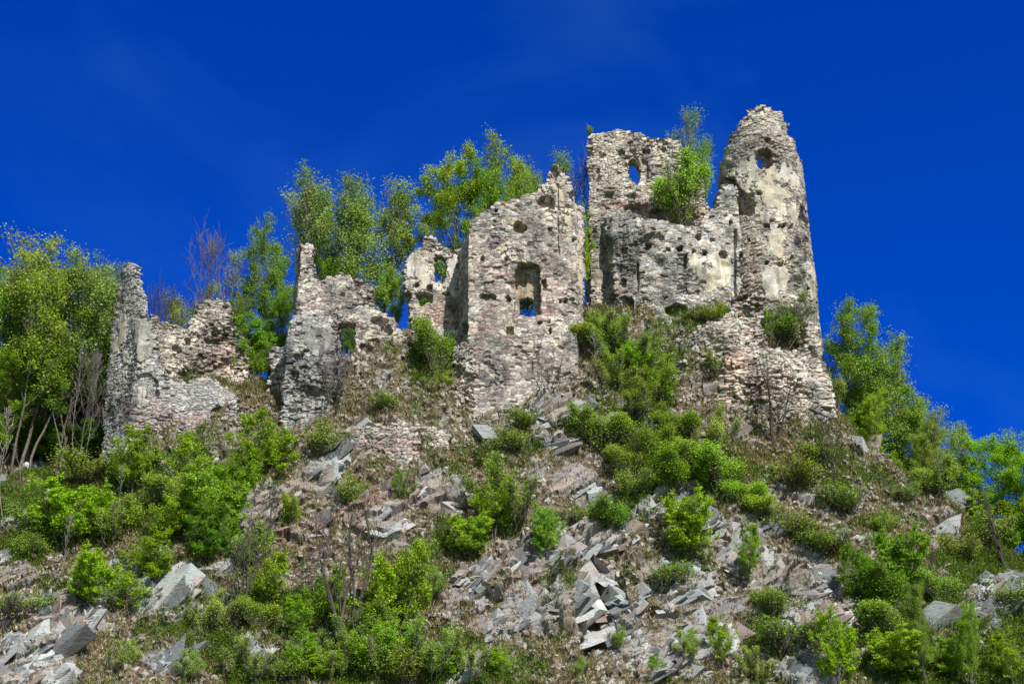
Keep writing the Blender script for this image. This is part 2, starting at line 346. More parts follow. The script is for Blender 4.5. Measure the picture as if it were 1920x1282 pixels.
# ------------------------------------------------------------------ ruined masonry
WALLTOP = []
def wall(name, path, poly, zr, holes=(), recess=(), thick=1.2, sw=.42, sh=.26, relief=.055, rough=.05, batter=0, pal='hall', plaster=(), stain_shade=(), pinks=(),
         parent=None, step=.07, seed=1, curve=None, pcol=(.52,.47,.39), base=None, undul=.15, tops=True):
    """path: plan points left to right; poly/holes/recess measured in photo pixels; builds both faces, the rim and the reveals as one closed shell"""
    P = np.array(path, float)
    seg = np.hypot(*np.diff(P, axis=0).T); cum = np.r_[0, np.cumsum(seg)]
    nu = int(cum[-1] / step) + 1; us = np.linspace(0, cum[-1], nu); z0, z1 = zr
    nw = int((z1 - z0) / step) + 1; ws = np.linspace(z0, z1, nw)
    X = np.interp(us, cum, P[:, 0]); Yp = np.interp(us, cum, P[:, 1])
    k = max(1, int(.3 / step)); Xs = np.interp(us, cum, P[:, 0]); 
    tx = np.gradient(X); ty = np.gradient(Yp)
    ker = np.ones(2 * k + 1) / (2 * k + 1)
    txp = np.convolve(np.pad(tx, k, 'edge'), ker, 'valid'); typ = np.convolve(np.pad(ty, k, 'edge'), ker, 'valid')
    ln = np.hypot(txp, typ); nxn, nyn = typ / ln, -txp / ln
    def surf(u, z):
        x = np.interp(u, us, X); y = np.interp(u, us, Yp); a = np.interp(u, us, nxn); b = np.interp(u, us, nyn)
        off = batter * (z1 - z)
        return np.stack([x + a * off, y + b * off, z], -1), a, b
    U, W = np.meshgrid(us, ws)
    so_ = seed * 17.3
    wuu = U + (vnoise(U * 1.3, W * 1.3, None, seed + 5) - .5) * .35; www = W + (vnoise(U * .9 + 7, W * .9, None, seed + 6) - .5) * .28
    rowv = www / sh
    F1, F2, cu, cv, su, sv = worley(wuu / sw + so_ + .5 * (np.floor(rowv) % 2) * 0, rowv, seed, .82)
    e = sstep(.0, .22, F2 - F1)
    r1, r2, r3 = hsh(cu, cv, 3, seed), hsh(cu, cv, 4, seed), hsh(cu, cv, 5, seed)
    S3, A_, B_ = surf(U, W)
    ppx, ppy = proj(S3)
    pl = blobs(ppx, ppy, plaster, 9, seed + 3, 12.0) if plaster else np.zeros_like(U)
    pl = np.where(fbm(U * 1.5, W * 1.2, None, seed + 41, 6) * 1.2 + pl * .6 > 1.0, 1.0, 0.0) * (pl > .05)
    stn_shade = blobs(ppx, ppy, stain_shade, 16, seed + 4, 18.0) if stain_shade else np.zeros_like(U)  # real stains, plus shade painted in on turned faces and in hollows
    ero = sstep(.55, .72, fbm(U * .45, W * .45, None, seed + 60, 4))
    d = relief * e * (.7 + .6 * ero) + (r1 - .5) * rough * (.7 + 2.4 * ero) - ero * .07
    d += (fbm(U * .6, W * .6, None, seed + 11, 3) - .5) * undul * 2 + (fbm(U * 7, W * 7, None, seed + 12, 2) - .5) * .03
    d = np.where((r2 > .965) & (pl < .5), d - .14 * e, d)                      # missing stones
    d = np.where(pl > .5, relief + (fbm(U * .6, W * .6, None, seed + 11, 3) - .5) * undul * 2 + .03 + (fbm(U * 3, W * 3, None, seed + 14, 3) - .5) * .05, d)
    jx = ppx + (fbm(U * 3, W * 3, None, seed + 15, 3) - .5) * 9; jy = ppy + (fbm(U * 3 + 4, W * 3, None, seed + 16, 3) - .5) * 9
    for rc_ in recess:
        kind, dep = rc_[0], rc_[-1]
        dep = dep if dep > .8 or max(rc_[3:5] if kind == 'e' else [99]) > 14 else dep * 1.35
        if kind == 'e': q = 1 - sstep(.9, 1.08, (np.abs((jx - rc_[1]) / rc_[3]) ** 3.2 + np.abs((jy - rc_[2]) / rc_[4]) ** 3.2) ** (1 / 3.2) * 1.06)
        else: q = inpoly(ppx + (jx - ppx) * .35, ppy + (jy - ppy) * .35, rc_[1]).astype(float)
        d = d * (1 - .5 * q) - dep * q
    Fr = S3 + np.stack([A_ * d, B_ * d, np.zeros_like(d)], -1)
    # faces kept: by whole stones along the broken outline, by shape for the openings
    Uc = (U[:-1, :-1] + U[1:, 1:]) / 2; Wc = (W[:-1, :-1] + W[1:, 1:]) / 2
    cj = lambda a: (a[:-1, :-1] + a[1:, 1:]) / 2
    wuc, wvc = cj(wuu), cj(www)
    G1, G2, gu, gv, gsu, gsv = worley(wuc / sw + so_, wvc / sh, seed, .82)
    su_ = Uc + ((gsu - so_) * sw - wuc); sv_ = Wc + (gsv * sh - wvc)
    Sx, _, _ = surf(su_, sv_); qx, qy = proj(Sx); keep = inpoly(qx, qy, poly)
    Cx, _, _ = surf(Uc, Wc); ax, ay = proj(Cx)
    ax2 = ax + (fbm(Uc * 3, Wc * 3, None, seed + 15, 3) - .5) * 7; ay2 = ay + (fbm(Uc * 3 + 4, Wc * 3, None, seed + 16, 3) - .5) * 7
    for h in holes: keep &= ~inpoly(ax2, ay2, h)
    th = thick * (1 - .25 * (fbm(U * .5, W * .5, None, seed + 70, 2)))
    db = -th + (r3 - .5) * .07 + (fbm(U, W, None, seed + 71, 3) - .5) * .2
    Bk = S3 + np.stack([A_ * db, B_ * db, np.zeros_like(d)], -1)
    for rc_ in recess: pass
    # colours
    cum_w = np.cumsum([p[1] for p in PAL[pal]]); pick = np.searchsorted(cum_w / cum_w[-1], r2 * .9999)
    pc = np.array([p[0] for p in PAL[pal]])
    cf = pc[np.clip(pick, 0, len(pc) - 1)] * (.76 + .66 * r3)[..., None]
    cf = cf * (.52 + .48 * e)[..., None]
    if pinks:
        pk = blobs(ppx, ppy, pinks, 16, seed + 8, 18.0); cf = cf * (1 - pk[..., None] * np.array([.05, .30, .30]))
    pv = fbm(U * 1.2, W * 1.2, None, seed + 21, 4)
    cf = np.where(pl[..., None] > .5, (np.array(pcol) * .84 * (1 - sstep(.42, .62, fbm(U * 1.1, W * .5, None, seed + 24, 4))[..., None] * np.array([.08, .14, .24]))) * (.62 + .9 * pv)[..., None] * (1 - .4 * sstep(.55, .75, fbm(U * 4, W * .7, None, seed + 25, 3)))[..., None], cf)
    cf = cf * (1 - .62 * stn_shade[..., None] * np.array([1, 1, .97]) * (.35 + .65 * sstep(.35, .6, fbm(U * 1.7, W * 1.7, None, seed + 22, 4)))[..., None])
    cf = cf * (.66 + .66 * fbm(U * .3, W * .3, None, seed + 23, 4))[..., None]
    dk = sstep(.53, .66, fbm(U * .75, W * .6, None, seed + 26, 5)) * (.5 + .5 * vnoise(U * 4, W * 4, None, seed + 27)) * np.where(pl > .5, .45, 1)
    cf = cf * (1 - .55 * dk[..., None] * np.array([1.0, .98, .93]))
    nW, nU = U.shape; I = np.arange(nW * nU).reshape(nW, nU)
    q = np.stack([I[:-1, :-1], I[:-1, 1:], I[1:, 1:], I[1:, :-1]], -1)
    fF = q[keep]; nV = nW * nU; fB = (q[keep] + nV)[:, ::-1]
    kp = np.pad(keep, 1)
    K = 8
    eds = []
    c = kp[1:-1, 1:-1]
    for (nb, a, b) in ((kp[1:-1, :-2], 0, 3), (kp[1:-1, 2:], 2, 1), (kp[:-2, 1:-1], 1, 0), (kp[2:, 1:-1], 3, 2)):
        m = c & ~nb; eds.append(np.stack([q[m][:, a], q[m][:, b]], -1))
        if a == 3 and tops:
            WALLTOP.append((Fr.reshape(-1, 3)[q[m][:, 3]] * .8 + Bk.reshape(-1, 3)[q[m][:, 3]] * .2))
    eds = np.vstack(eds); bv = np.unique(eds); loc = {int(v): i for i, v in enumerate(bv)}
    Ff, Bf = Fr.reshape(-1, 3), Bk.reshape(-1, 3); cff = cf.reshape(-1, 3)
    ring = []; rcol = []
    uu, wwf = U.ravel()[bv], W.ravel()[bv]
    dirx = A_.ravel()[bv]; diry = B_.ravel()[bv]
    for t in range(1, K):
        f = t / K; p = Ff[bv] * (1 - f) + Bf[bv] * f
        s1 = (hsh(np.floor(uu / .3), np.floor(wwf / .22), t // 2, seed) - .5) * .16
        s2 = (hsh(np.floor(uu / .3) + 3, np.floor(wwf / .22), t // 2 + 9, seed) - .5) * .16
        p = p + np.stack([-diry * s1, dirx * s1, s2], -1)
        ring.append(p); hc = hsh(np.floor(uu / .3), np.floor(wwf / .22), t // 2 + 30, seed)
        rcol.append(pc[np.clip((hc * len(pc)).astype(int), 0, len(pc) - 1)] * (.7 + .5 * hsh(np.floor(wwf / .2), t // 2, 1, seed))[:, None])
    nb_ = len(bv)
    Vall = np.vstack([Ff, Bf] + ring); Call = np.vstack([cff, cff] + rcol)
    li = np.array([loc[int(v)] for v in eds.ravel()]).reshape(-1, 2)
    def ringid(t): 
        if t == 0: return eds
        if t == K: return eds + nV
        return li + 2 * nV + (t - 1) * nb_
    sf = [np.stack([ringid(t)[:, 1], ringid(t)[:, 0], ringid(t + 1)[:, 0], ringid(t + 1)[:, 1]], -1) for t in range(K)]
    faces = np.vstack([fF, fB] + sf)
    used = np.unique(faces); rm = np.full(len(Vall), -1); rm[used] = np.arange(len(used))
    me = mesh_np(name, Vall[used], rm[faces], M_STONE, np.clip(Call[used] * (1.09, 1.10, 1.08), .02, .62))
    return obj(name, me, parent)

def plan(pts, py):
    return [tuple(at(a, py, Y)[:2]) for a, Y in pts]
def arc(cx, cy, R, a0, a1, n=60, ry=None):
    """plan arc, angles in degrees measured from the direction towards the valley, left negative"""
    return [(cx + R * math.sin(math.radians(a)), cy - (ry or R) * math.cos(math.radians(a))) for a in np.linspace(a0, a1, n)]
def zat(py, Y): return at(960, py, Y)[2]
def building(name, label, cat, px, py, Y, group=None):
    o = bpy.data.objects.new(name, None); COL.objects.link(o); o.empty_display_size = .5
    tag(o, label, cat, group); return o

# 1. far left corner tower: grazing left face, front face stepping down into a low wall
t = building("ruined_corner_tower", "narrow broken stone corner with a spike top at the ruin's far left end", "ruin", 250, 860, 97)
wall("wall", plan([(196, 99.6), (253, 97.0), (300, 97.2), (380, 97.6), (465, 98.4)], 700),
     [(232,494),(243,486),(250,500),(255,528),(265,556),(272,585),(284,606),(292,640),(300,690),(322,712),(350,716),(378,704),(400,712),(425,728),(447,748),(449,800),(430,830),(440,880),(300,885),(190,870),(200,740),(210,640),(216,570),(224,520)],
     (zat(890, 97), zat(480, 97.5)), recess=[('e',408,778,12,15,.9),('e',405,825,42,14,.5),('e',292,730,5,20,.3),('e',270,706,18,5,.2)], thick=.65, sw=.36, sh=.17, relief=.06, rough=.07, pal='grey',
     plaster=[(272,640,20,42),(225,640,18,90,.75),(268,745,22,24,.6),(300,760,30,20,.5)], stain_shade=[(228,765,26,50),(226,560,12,60,.6),(285,712,22,8,.5),(262,510,10,20,.4)], pinks=[(330,800,100,30,.7),(270,790,40,60,.5)], parent=t, seed=3, pcol=(.42,.405,.37))  # the two leftmost dark blobs darken the left face
t = tag(wall("broken_curtain_wall", plan([(272, 98.9), (350, 99.9), (480, 100.9)], 680),
     [(270,585),(285,588),(296,600),(312,606),(335,613),(354,616),(358,598),(366,592),(373,572),(384,563),(402,560),(420,562),(431,572),(437,596),(447,616),(458,636),(466,662),(467,700),(462,790),(270,790)],
     (zat(790, 100), zat(550, 100)), thick=1.2, sw=.36, sh=.18, relief=.08, rough=.16, pal='warm', undul=.3, stain_shade=[(350,650,20,14,.5),(430,640,40,14,.35)], recess=[('e',330,655,10,7,.3),('e',395,640,12,6,.25),('e',352,640,6,8,.3)], seed=5,
     pinks=[(430,670,50,40,.5)]), "crumbled back wall with a squat rounded stump, behind the grassy ledge right of the corner tower", "ruin")
t = tag(wall("wall_stump", plan([(494, 99.4), (548, 99.6)], 690), [(503,662),(515,650),(530,652),(540,668),(545,760),(500,760),(508,700)],
     (zat(760, 99.5), zat(640, 99.5)), thick=1.0, sw=.34, sh=.2, relief=.08, rough=.18, pal='grey', undul=.3, seed=6), "small leaning stub of masonry between the corner tower and the house ruin", "ruin")

# 2. house ruin with the chimney-like spike and a rectangular window
t = building("ruined_house", "broken house front with a thin pillar at its left end and one rectangular window gap", "ruin", 620, 800, 97)
wall("upper_wall", plan([(546, 99.6), (556, 98.0), (660, 98.0), (790, 98.6)], 600),
     [(552,500),(558,462),(570,456),(583,460),(585,500),(590,524),(602,527),(622,520),(640,513),(662,521),(692,529),(700,552),(706,574),(722,588),(740,600),(745,616),(760,630),(768,655),(766,720),(740,780),(560,780),(548,640),(552,580)],
     (zat(780, 98), zat(450, 98)), holes=[[(635,606),(667,604),(667,664),(635,664)]], recess=[('e',712,602,16,8,.5),('e',724,620,10,10,.3),('e',700,640,12,5,.3),('e',690,662,9,7,.4),('e',740,712,4,20,.5)],
     thick=1.15, sw=.36, sh=.24, relief=.06, rough=.09, pal='hall', plaster=[(680,600,34,7,.8),(625,600,10,6,.5)], stain_shade=[(556,560,7,100,.8)], parent=t, seed=8, undul=.2)  # dark strip paints the shade on the pillar's left edge
wall("lower_wall", plan([(524, 98.8), (540, 97.3), (590, 97.1), (644, 97.3)], 700),
     [(552,592),(590,588),(622,598),(630,640),(632,720),(625,790),(600,830),(525,830),(528,740),(532,660),(544,620)],
     (zat(840, 97), zat(575, 97)), thick=1.0, sw=.36, sh=.2, relief=.05, rough=.10, pal='grey', plaster=[(600,640,34,36,.75)], stain_shade=[(590,720,45,50,.9),(545,690,14,50,.8),(620,690,16,60,.7)], batter=.05,
     recess=[('e',572,660,5,3,.3),('e',560,668,10,6,.25),('e',552,710,9,16,.4),('e',590,740,22,12,.25)], parent=t, seed=9, undul=.35, pcol=(.34,.33,.32))
t = tag(wall("retaining_wall", plan([(628, 95.4), (700, 95.2), (852, 95.3)], 840),
     [(632,812),(650,800),(700,796),(760,792),(800,800),(838,806),(842,850),(800,872),(740,884),(690,878),(640,868)],
     (zat(900, 95), zat(785, 95)), thick=.9, sw=.42, sh=.27, relief=.09, rough=.10, pal='hall', recess=[('e',655,846,10,4,.4),('e',715,850,8,4,.3),('e',790,840,7,4,.3)], seed=12, pinks=[(740,830,60,20,.4)], undul=.2, tops=False),
     "low pinkish dry stone retaining wall on the slope below the house ruin", "wall")

# 3. wall with the arched window, left of the hall
archw = [(813,528),(813,486),(818,479),(826,476),(834,480),(838,488),(838,520),(830,530),(818,528)]
t = tag(wall("arched_window_wall", plan([(752, 101.0), (880, 101.3)], 560),
     [(757,494),(766,478),(780,470),(792,462),(795,446),(806,440),(817,446),(824,462),(840,468),(850,472),(860,466),(880,462),(880,660),(770,660),(771,600),(770,578),(762,552),(760,520)],
     (zat(665, 101), zat(430, 101)), holes=[archw, [(783,562),(786,552),(795,547),(803,551),(806,560),(800,568),(790,572)]], thick=1.0, sw=.34, sh=.2, relief=.05, rough=.08, pal='warm', plaster=[(784,512,24,40),(850,515,11,40,.9),(826,540,26,9,.8),(800,590,16,16,.6)],
     recess=[('e',779,535,4,4,.4),('e',806,540,4,5,.4),('e',765,555,5,10,.5),('e',795,560,16,12,.35)], stain_shade=[(806,463,22,5,.6),(770,570,8,20,.6)], seed=14, pcol=(.58,.56,.52), pinks=[(830,590,40,30,.6)]),
     "ragged wall fragment with a tall arched window and patches of white plaster, left of the tall hall wall", "ruin")

# 4. great hall front
t = building("ruined_hall", "tall flat gabled hall wall in the middle of the ruin with a big window recess", "ruin", 980, 790, 98)
winp = [(965,590),(965,502),(970,494),(985,490),(1002,493),(1014,500),(1015,590),(1002,594),(975,592)]
ZH = (zat(810, 97.6), zat(296, 98.3))
wall("front_wall", plan([(852, 102.0), (858, 101.4), (878, 97.9), (980, 97.9), (1080, 98.0), (1087, 98.9), (1110, 100.2)], 560),
     [(852,476),(862,470),(872,452),(877,432),(888,412),(903,396),(920,386),(938,378),(956,379),(975,368),(988,362),(1008,360),(1010,348),(1026,344),(1030,322),(1035,306),(1044,303),(1052,318),(1062,328),(1067,345),(1068,366),(1080,382),(1090,386),(1094,402),(1095,520),(1092,620),(1086,720),(1040,750),(1000,762),(980,775),(940,815),(874,815),(872,640),(850,650)],
     ZH, holes=[winp], recess=[('e',1023,379,15,10,.9),('p',[(1028,392),(1038,392),(1038,372),(1030,372)],.35),('e',975,427,13,10,.6),('e',1040,322,7,14,.35),('e',915,556,16,5,.45),('e',905,484,4,3,.4),('e',950,484,3,3,.4),('e',954,560,5,4,.4),('e',1061,562,4,4,.4),('e',1051,562,3,3,.4),
      ('p',[(950,613),(963,613),(963,626),(950,626)],.4),('e',1033,620,3,6,.4),('e',1032,602,3,3,.3),('e',1020,532,4,8,.4),('e',915,528,13,2,.3),('e',1077,450,5,4,.4),('e',872,616,6,10,.4),('e',1012,604,4,3,.3),('e',930,395,3,2,.3),('e',1030,430,4,3,.3),('e',1062,700,6,3,.2),
      ('p',[(1044,345),(1047,345),(1048,480),(1045,480)],.10)],
     thick=1.05, sw=.40, sh=.235, relief=.035, rough=.055, pal='hall', plaster=[(1086,500,9,60,1),(1086,570,8,30,.8),(955,410,30,10,.45),(1000,400,20,10,.4),(1030,358,20,10,.7),(1058,360,10,30,.6),(1060,420,14,50,.5),(1034,620,12,6,.9),(956,619,12,11,.85),(985,470,60,6,.4)],
     stain_shade=[(866,560,9,100,.5),(1000,440,30,20,.3),(1045,640,20,30,.25)], pinks=[(990,560,90,60,.25),(1040,520,40,50,.35),(905,620,20,20,.5)], parent=t, seed=17, undul=.10, pcol=(.50,.44,.34))  # tall left blob paints the left return's shade into the stone
wall("window_recess_wall", plan([(950, 98.92), (1040, 98.92)], 540),
     [(955,480),(1034,480),(1034,612),(955,612)], (zat(620, 98.9), zat(470, 98.9)),
     holes=[[(973,600),(973,566),(979,559),(988,557),(997,560),(1002,568),(1002,600)]], recess=[('e',980,532,9,5,.2),('e',965,536,5,10,.2)], thick=.35, sw=.34, sh=.16, relief=.03, rough=.04, pal='warm', parent=t, seed=19, undul=.04, tops=False, stain_shade=[(990,500,30,8,.4)], plaster=[(985,540,30,30,1.2)], pcol=(.38,.31,.23))  # dark band paints the window head's shadow on the recess wall
t2 = wall("base_rubble", plan([(842, 99.0), (862, 98.2), (892, 97.5)], 700), [(852,650),(866,640),(880,640),(886,700),(884,790),(866,800),(850,760),(846,700)],
     (zat(800, 98), zat(630, 98)), thick=.8, sw=.34, sh=.2, relief=.1, rough=.2, pal='hall', parent=t, seed=20, undul=.3, tops=False, recess=[('e',870,758,9,7,.5),('e',862,700,6,8,.3)])

# 5. keep: high back wall with an oval window, round bastion in front of it
t = building("ruined_keep", "massive square topped keep with an oval sky window above a bulging grey bastion", "ruin", 1240, 600, 101)
wall("upper_wall", plan([(1096, 106.5), (1105, 103.6), (1200, 103.4), (1345, 103.8)], 400),
     [(1104,256),(1120,250),(1140,248),(1158,243),(1180,245),(1200,249),(1212,258),(1240,262),(1262,262),(1279,268),(1278,290),(1292,306),(1308,304),(1318,322),(1322,380),(1340,420),(1340,600),(1090,600),(1100,500),(1104,400)],
     (zat(605, 103.5), zat(235, 103.5)), holes=[[(1178,318),(1179,304),(1184,297),(1192,297),(1199,306),(1203,322),(1202,338),(1196,345),(1187,343),(1180,332)]],
     recess=[('e',1208,320,8,22,.25),('e',1143,366,8,6,.3),('e',1185,366,9,7,.3),('e',1165,285,5,4,.3),('e',1120,330,5,12,.2),('e',1212,285,7,4,.3),('e',1195,392,26,10,.7),('e',1237,402,20,12,.6),('e',1129,290,6,5,.25),('e',1187,281,7,5,.25)],
     thick=1.5, sw=.36, sh=.2, relief=.07, rough=.13, pal='warm', plaster=[(1150,340,14,16,.6),(1122,540,14,40,.6),(1145,530,8,40,.6)], stain_shade=[(1112,480,10,70,.7),(1130,470,22,80,.55),(1215,280,60,6,.3)], parent=t, seed=23, undul=.28, pinks=[(1160,385,30,5,.8)], pcol=(.42,.38,.32))  # two left blobs paint shade into the keep's lower left part
wall("side_wall", plan([(1097, 108.6), (1120, 105.2), (1158, 101.9)], 500),
     [(1103,395),(1112,402),(1124,430),(1138,470),(1150,510),(1162,545),(1170,580),(1166,600),(1098,600),(1096,560),(1100,470)],
     (zat(605, 104), zat(380, 105.5)), recess=[('e',1130,500,5,10,.4),('e',1145,560,6,10,.4),('e',1125,450,6,8,.3)], thick=1.0, sw=.36, sh=.18, relief=.06, rough=.09, pal='grey', plaster=[(1122,545,18,34,.9)], parent=t, seed=26, undul=.4, tops=False, pcol=(.36,.34,.27))
wall("bastion", plan([(1138, 103.3), (1152, 102.2), (1200, 101.5), (1250, 101.1), (1320, 101.2), (1392, 101.7)], 500),
     [(1122,430),(1120,414),(1135,408),(1160,400),(1176,392),(1186,400),(1204,412),(1240,412),(1262,420),(1310,424),(1318,408),(1330,398),(1344,386),(1350,360),(1362,344),(1378,350),(1390,420),(1390,620),(1150,620),(1163,585),(1162,560),(1150,525),(1140,490),(1130,455)],
     (zat(625, 101), zat(335, 101.5)), holes=[[(1365,412),(1372,412),(1373,421),(1366,421)]],
     recess=[('e',1286,489,3,13,.6),('e',1311,443,6,7,.5),('e',1273,467,5,5,.5),('e',1322,474,4,5,.5),('e',1300,470,3,3,.4),('e',1356,478,7,9,.4),('e',1174,570,14,14,.8),('e',1268,582,22,12,1.1),('p',[(1194,494),(1198,494),(1198,546),(1193,546)],.35),('e',1320,528,5,4,.25),('e',1252,466,4,3,.4),('e',1215,462,5,5,.4),('e',1168,530,6,6,.45),('e',1210,560,5,4,.4),
       ('e',1225,446,20,6,.2),('e',1170,470,7,7,.25),('e',1335,450,4,4,.3),('p',[(1376,430),(1381,430),(1382,560),(1377,560)],.4)],
     thick=1.3, sw=.34, sh=.17, relief=.045, rough=.06, pal='mixed', plaster=[(1336,512,40,38,1),(1308,492,24,20,.8),(1156,530,10,30,.7),(1230,570,50,20,.5),(1200,420,20,14,.5),(1350,440,14,20,.45)], stain_shade=[(1190,455,50,26,.5),(1185,520,16,40,.4),(1250,430,40,14,.4),(1350,560,24,8,.6)], parent=t, seed=27, undul=.42, pcol=(.64,.60,.51), batter=.02)

# 6. round tower and the battered rubble wall under it
t = building("ruined_round_tower", "tallest round tower with a pointed broken top at the right end of the ruin", "ruin", 1440, 800, 100)
tcn = at(1436, 450, 104.6)
wall("tower_shell", arc(tcn[0], tcn[1], 3.45, -100, 112),
     [(1340,345),(1350,332),(1349,308),(1356,300),(1357,280),(1366,270),(1369,252),(1382,244),(1386,229),(1398,220),(1403,207),(1415,202),(1424,194),(1442,199),(1450,208),(1464,210),(1469,226),(1477,231),(1479,254),(1489,266),(1492,284),(1500,300),(1530,310),(1600,400),(1620,760),(1330,760),(1340,420)],
     (zat(760, 101), zat(186, 101.5)), holes=[[(1417,286),(1424,283),(1430,290),(1430,310),(1422,317),(1417,306)],[(1364,410),(1372,410),(1373,421),(1365,421)]],
     recess=[('e',1434,298,14,21,.9),('p',[(1358,334),(1378,330),(1384,348),(1398,362),(1416,378),(1416,402),(1384,404),(1384,428),(1360,428)],.85),('e',1403,388,15,12,.5),('e',1424,362,6,4,.4),('e',1438,423,5,4,.4),('e',1465,424,7,5,.4),('e',1437,493,4,4,.4),('e',1462,496,4,4,.4),('e',1482,426,4,4,.35),('e',1516,548,4,8,.4),('e',1403,450,3,5,.3),('e',1484,484,4,5,.3),('e',1378,525,6,10,.5),('e',1380,548,8,7,.5),('e',1440,262,5,4,.3),('e',1402,300,4,4,.25),('e',1385,480,4,18,.2)],
     thick=1.2, sw=.34, sh=.18, relief=.05, rough=.09, pal='warm', plaster=[(1454,450,18,36,1.05),(1452,528,28,42,1.1),(1410,330,46,34,.8),(1460,350,34,50,.85),(1440,390,48,30,.8),(1372,380,10,36,.8),(1420,440,26,24,.5),(1490,380,12,60,.6),(1522,530,10,50,.8),(1500,560,12,40,.7)],
     stain_shade=[(1504,440,11,85,1.4),(1498,520,14,60,1.3),(1372,345,14,14,.8),(1432,405,30,5,.4),(1480,420,16,20,.4),(1432,300,22,26,.25)], pinks=[(1405,500,24,50,.35)], parent=t, seed=31, undul=.14, pcol=(.56,.53,.46), batter=.012)  # right streaks are stains; blob at the hollow's top paints its shade
wall("battered_base", plan([(1262, 101.8), (1300, 100.2), (1365, 98.9), (1440, 98.5), (1520, 99.1), (1560, 100.3), (1580, 101.8)], 700),
     [(1376,556),(1400,548),(1428,556),(1428,600),(1424,650),(1450,656),(1498,656),(1512,640),(1516,600),(1530,610),(1538,650),(1548,690),(1556,720),(1562,760),(1568,800),(1545,830),(1285,830),(1290,740),(1276,700),(1262,672),(1280,640),(1310,612),(1350,600),(1372,580)],
     (zat(835, 98), zat(545, 99)), recess=[('e',1418,754,22,5,.7),('e',1378,745,4,3,.3),('e',1383,690,5,3,.3),('e',1430,800,20,5,.3),('e',1420,574,5,4,.4),('e',1524,660,5,12,.4),('e',1452,700,6,4,.3),('e',1340,700,6,4,.3),('e',1495,726,8,5,.3)],
     thick=1.3, sw=.36, sh=.2, relief=.09, rough=.17, pal='warm', parent=t, seed=35, undul=.5, batter=.13, pinks=[(1390,680,30,20,.7),(1400,720,80,40,.3)], stain_shade=[(1500,740,30,40,.2)], tops=False)

# ------------------------------------------------------------------ plants
def tube(pts, rad, ns, V, Fc):
    pts = np.asarray(pts); n = len(pts); b = len(V)
    d = np.gradient(pts, axis=0); d /= np.linalg.norm(d, axis=1)[:, None] + 1e-9
    ref = np.array([1.0, .13, .2]) if abs(d[0][0]) < .8 else np.array([.1, 1.0, .2])
    a = np.cross(d, ref); a /= np.linalg.norm(a, axis=1)[:, None] + 1e-9; c = np.cross(d, a)
    for i in range(n):
        for k in range(ns):
            t = 2 * math.pi * k / ns
            V.append(pts[i] + (a[i] * math.cos(t) + c[i] * math.sin(t)) * rad[i])
    for i in range(n - 1):
        for k in range(ns):
            k2 = (k + 1) % ns; Fc.append((b + i * ns + k, b + i * ns + k2, b + (i + 1) * ns + k2, b + (i + 1) * ns + k))
def walk(rng, p, d, Ln, n, wob, up):
    pts = [np.array(p, float)]; d = np.array(d, float); d /= np.linalg.norm(d)
    for i in range(n):
        d = d + rng.normal(0, wob, 3) + np.array([0, 0, up]); d /= np.linalg.norm(d)
        pts.append(pts[-1] + d * Ln / n)
    return np.array(pts)
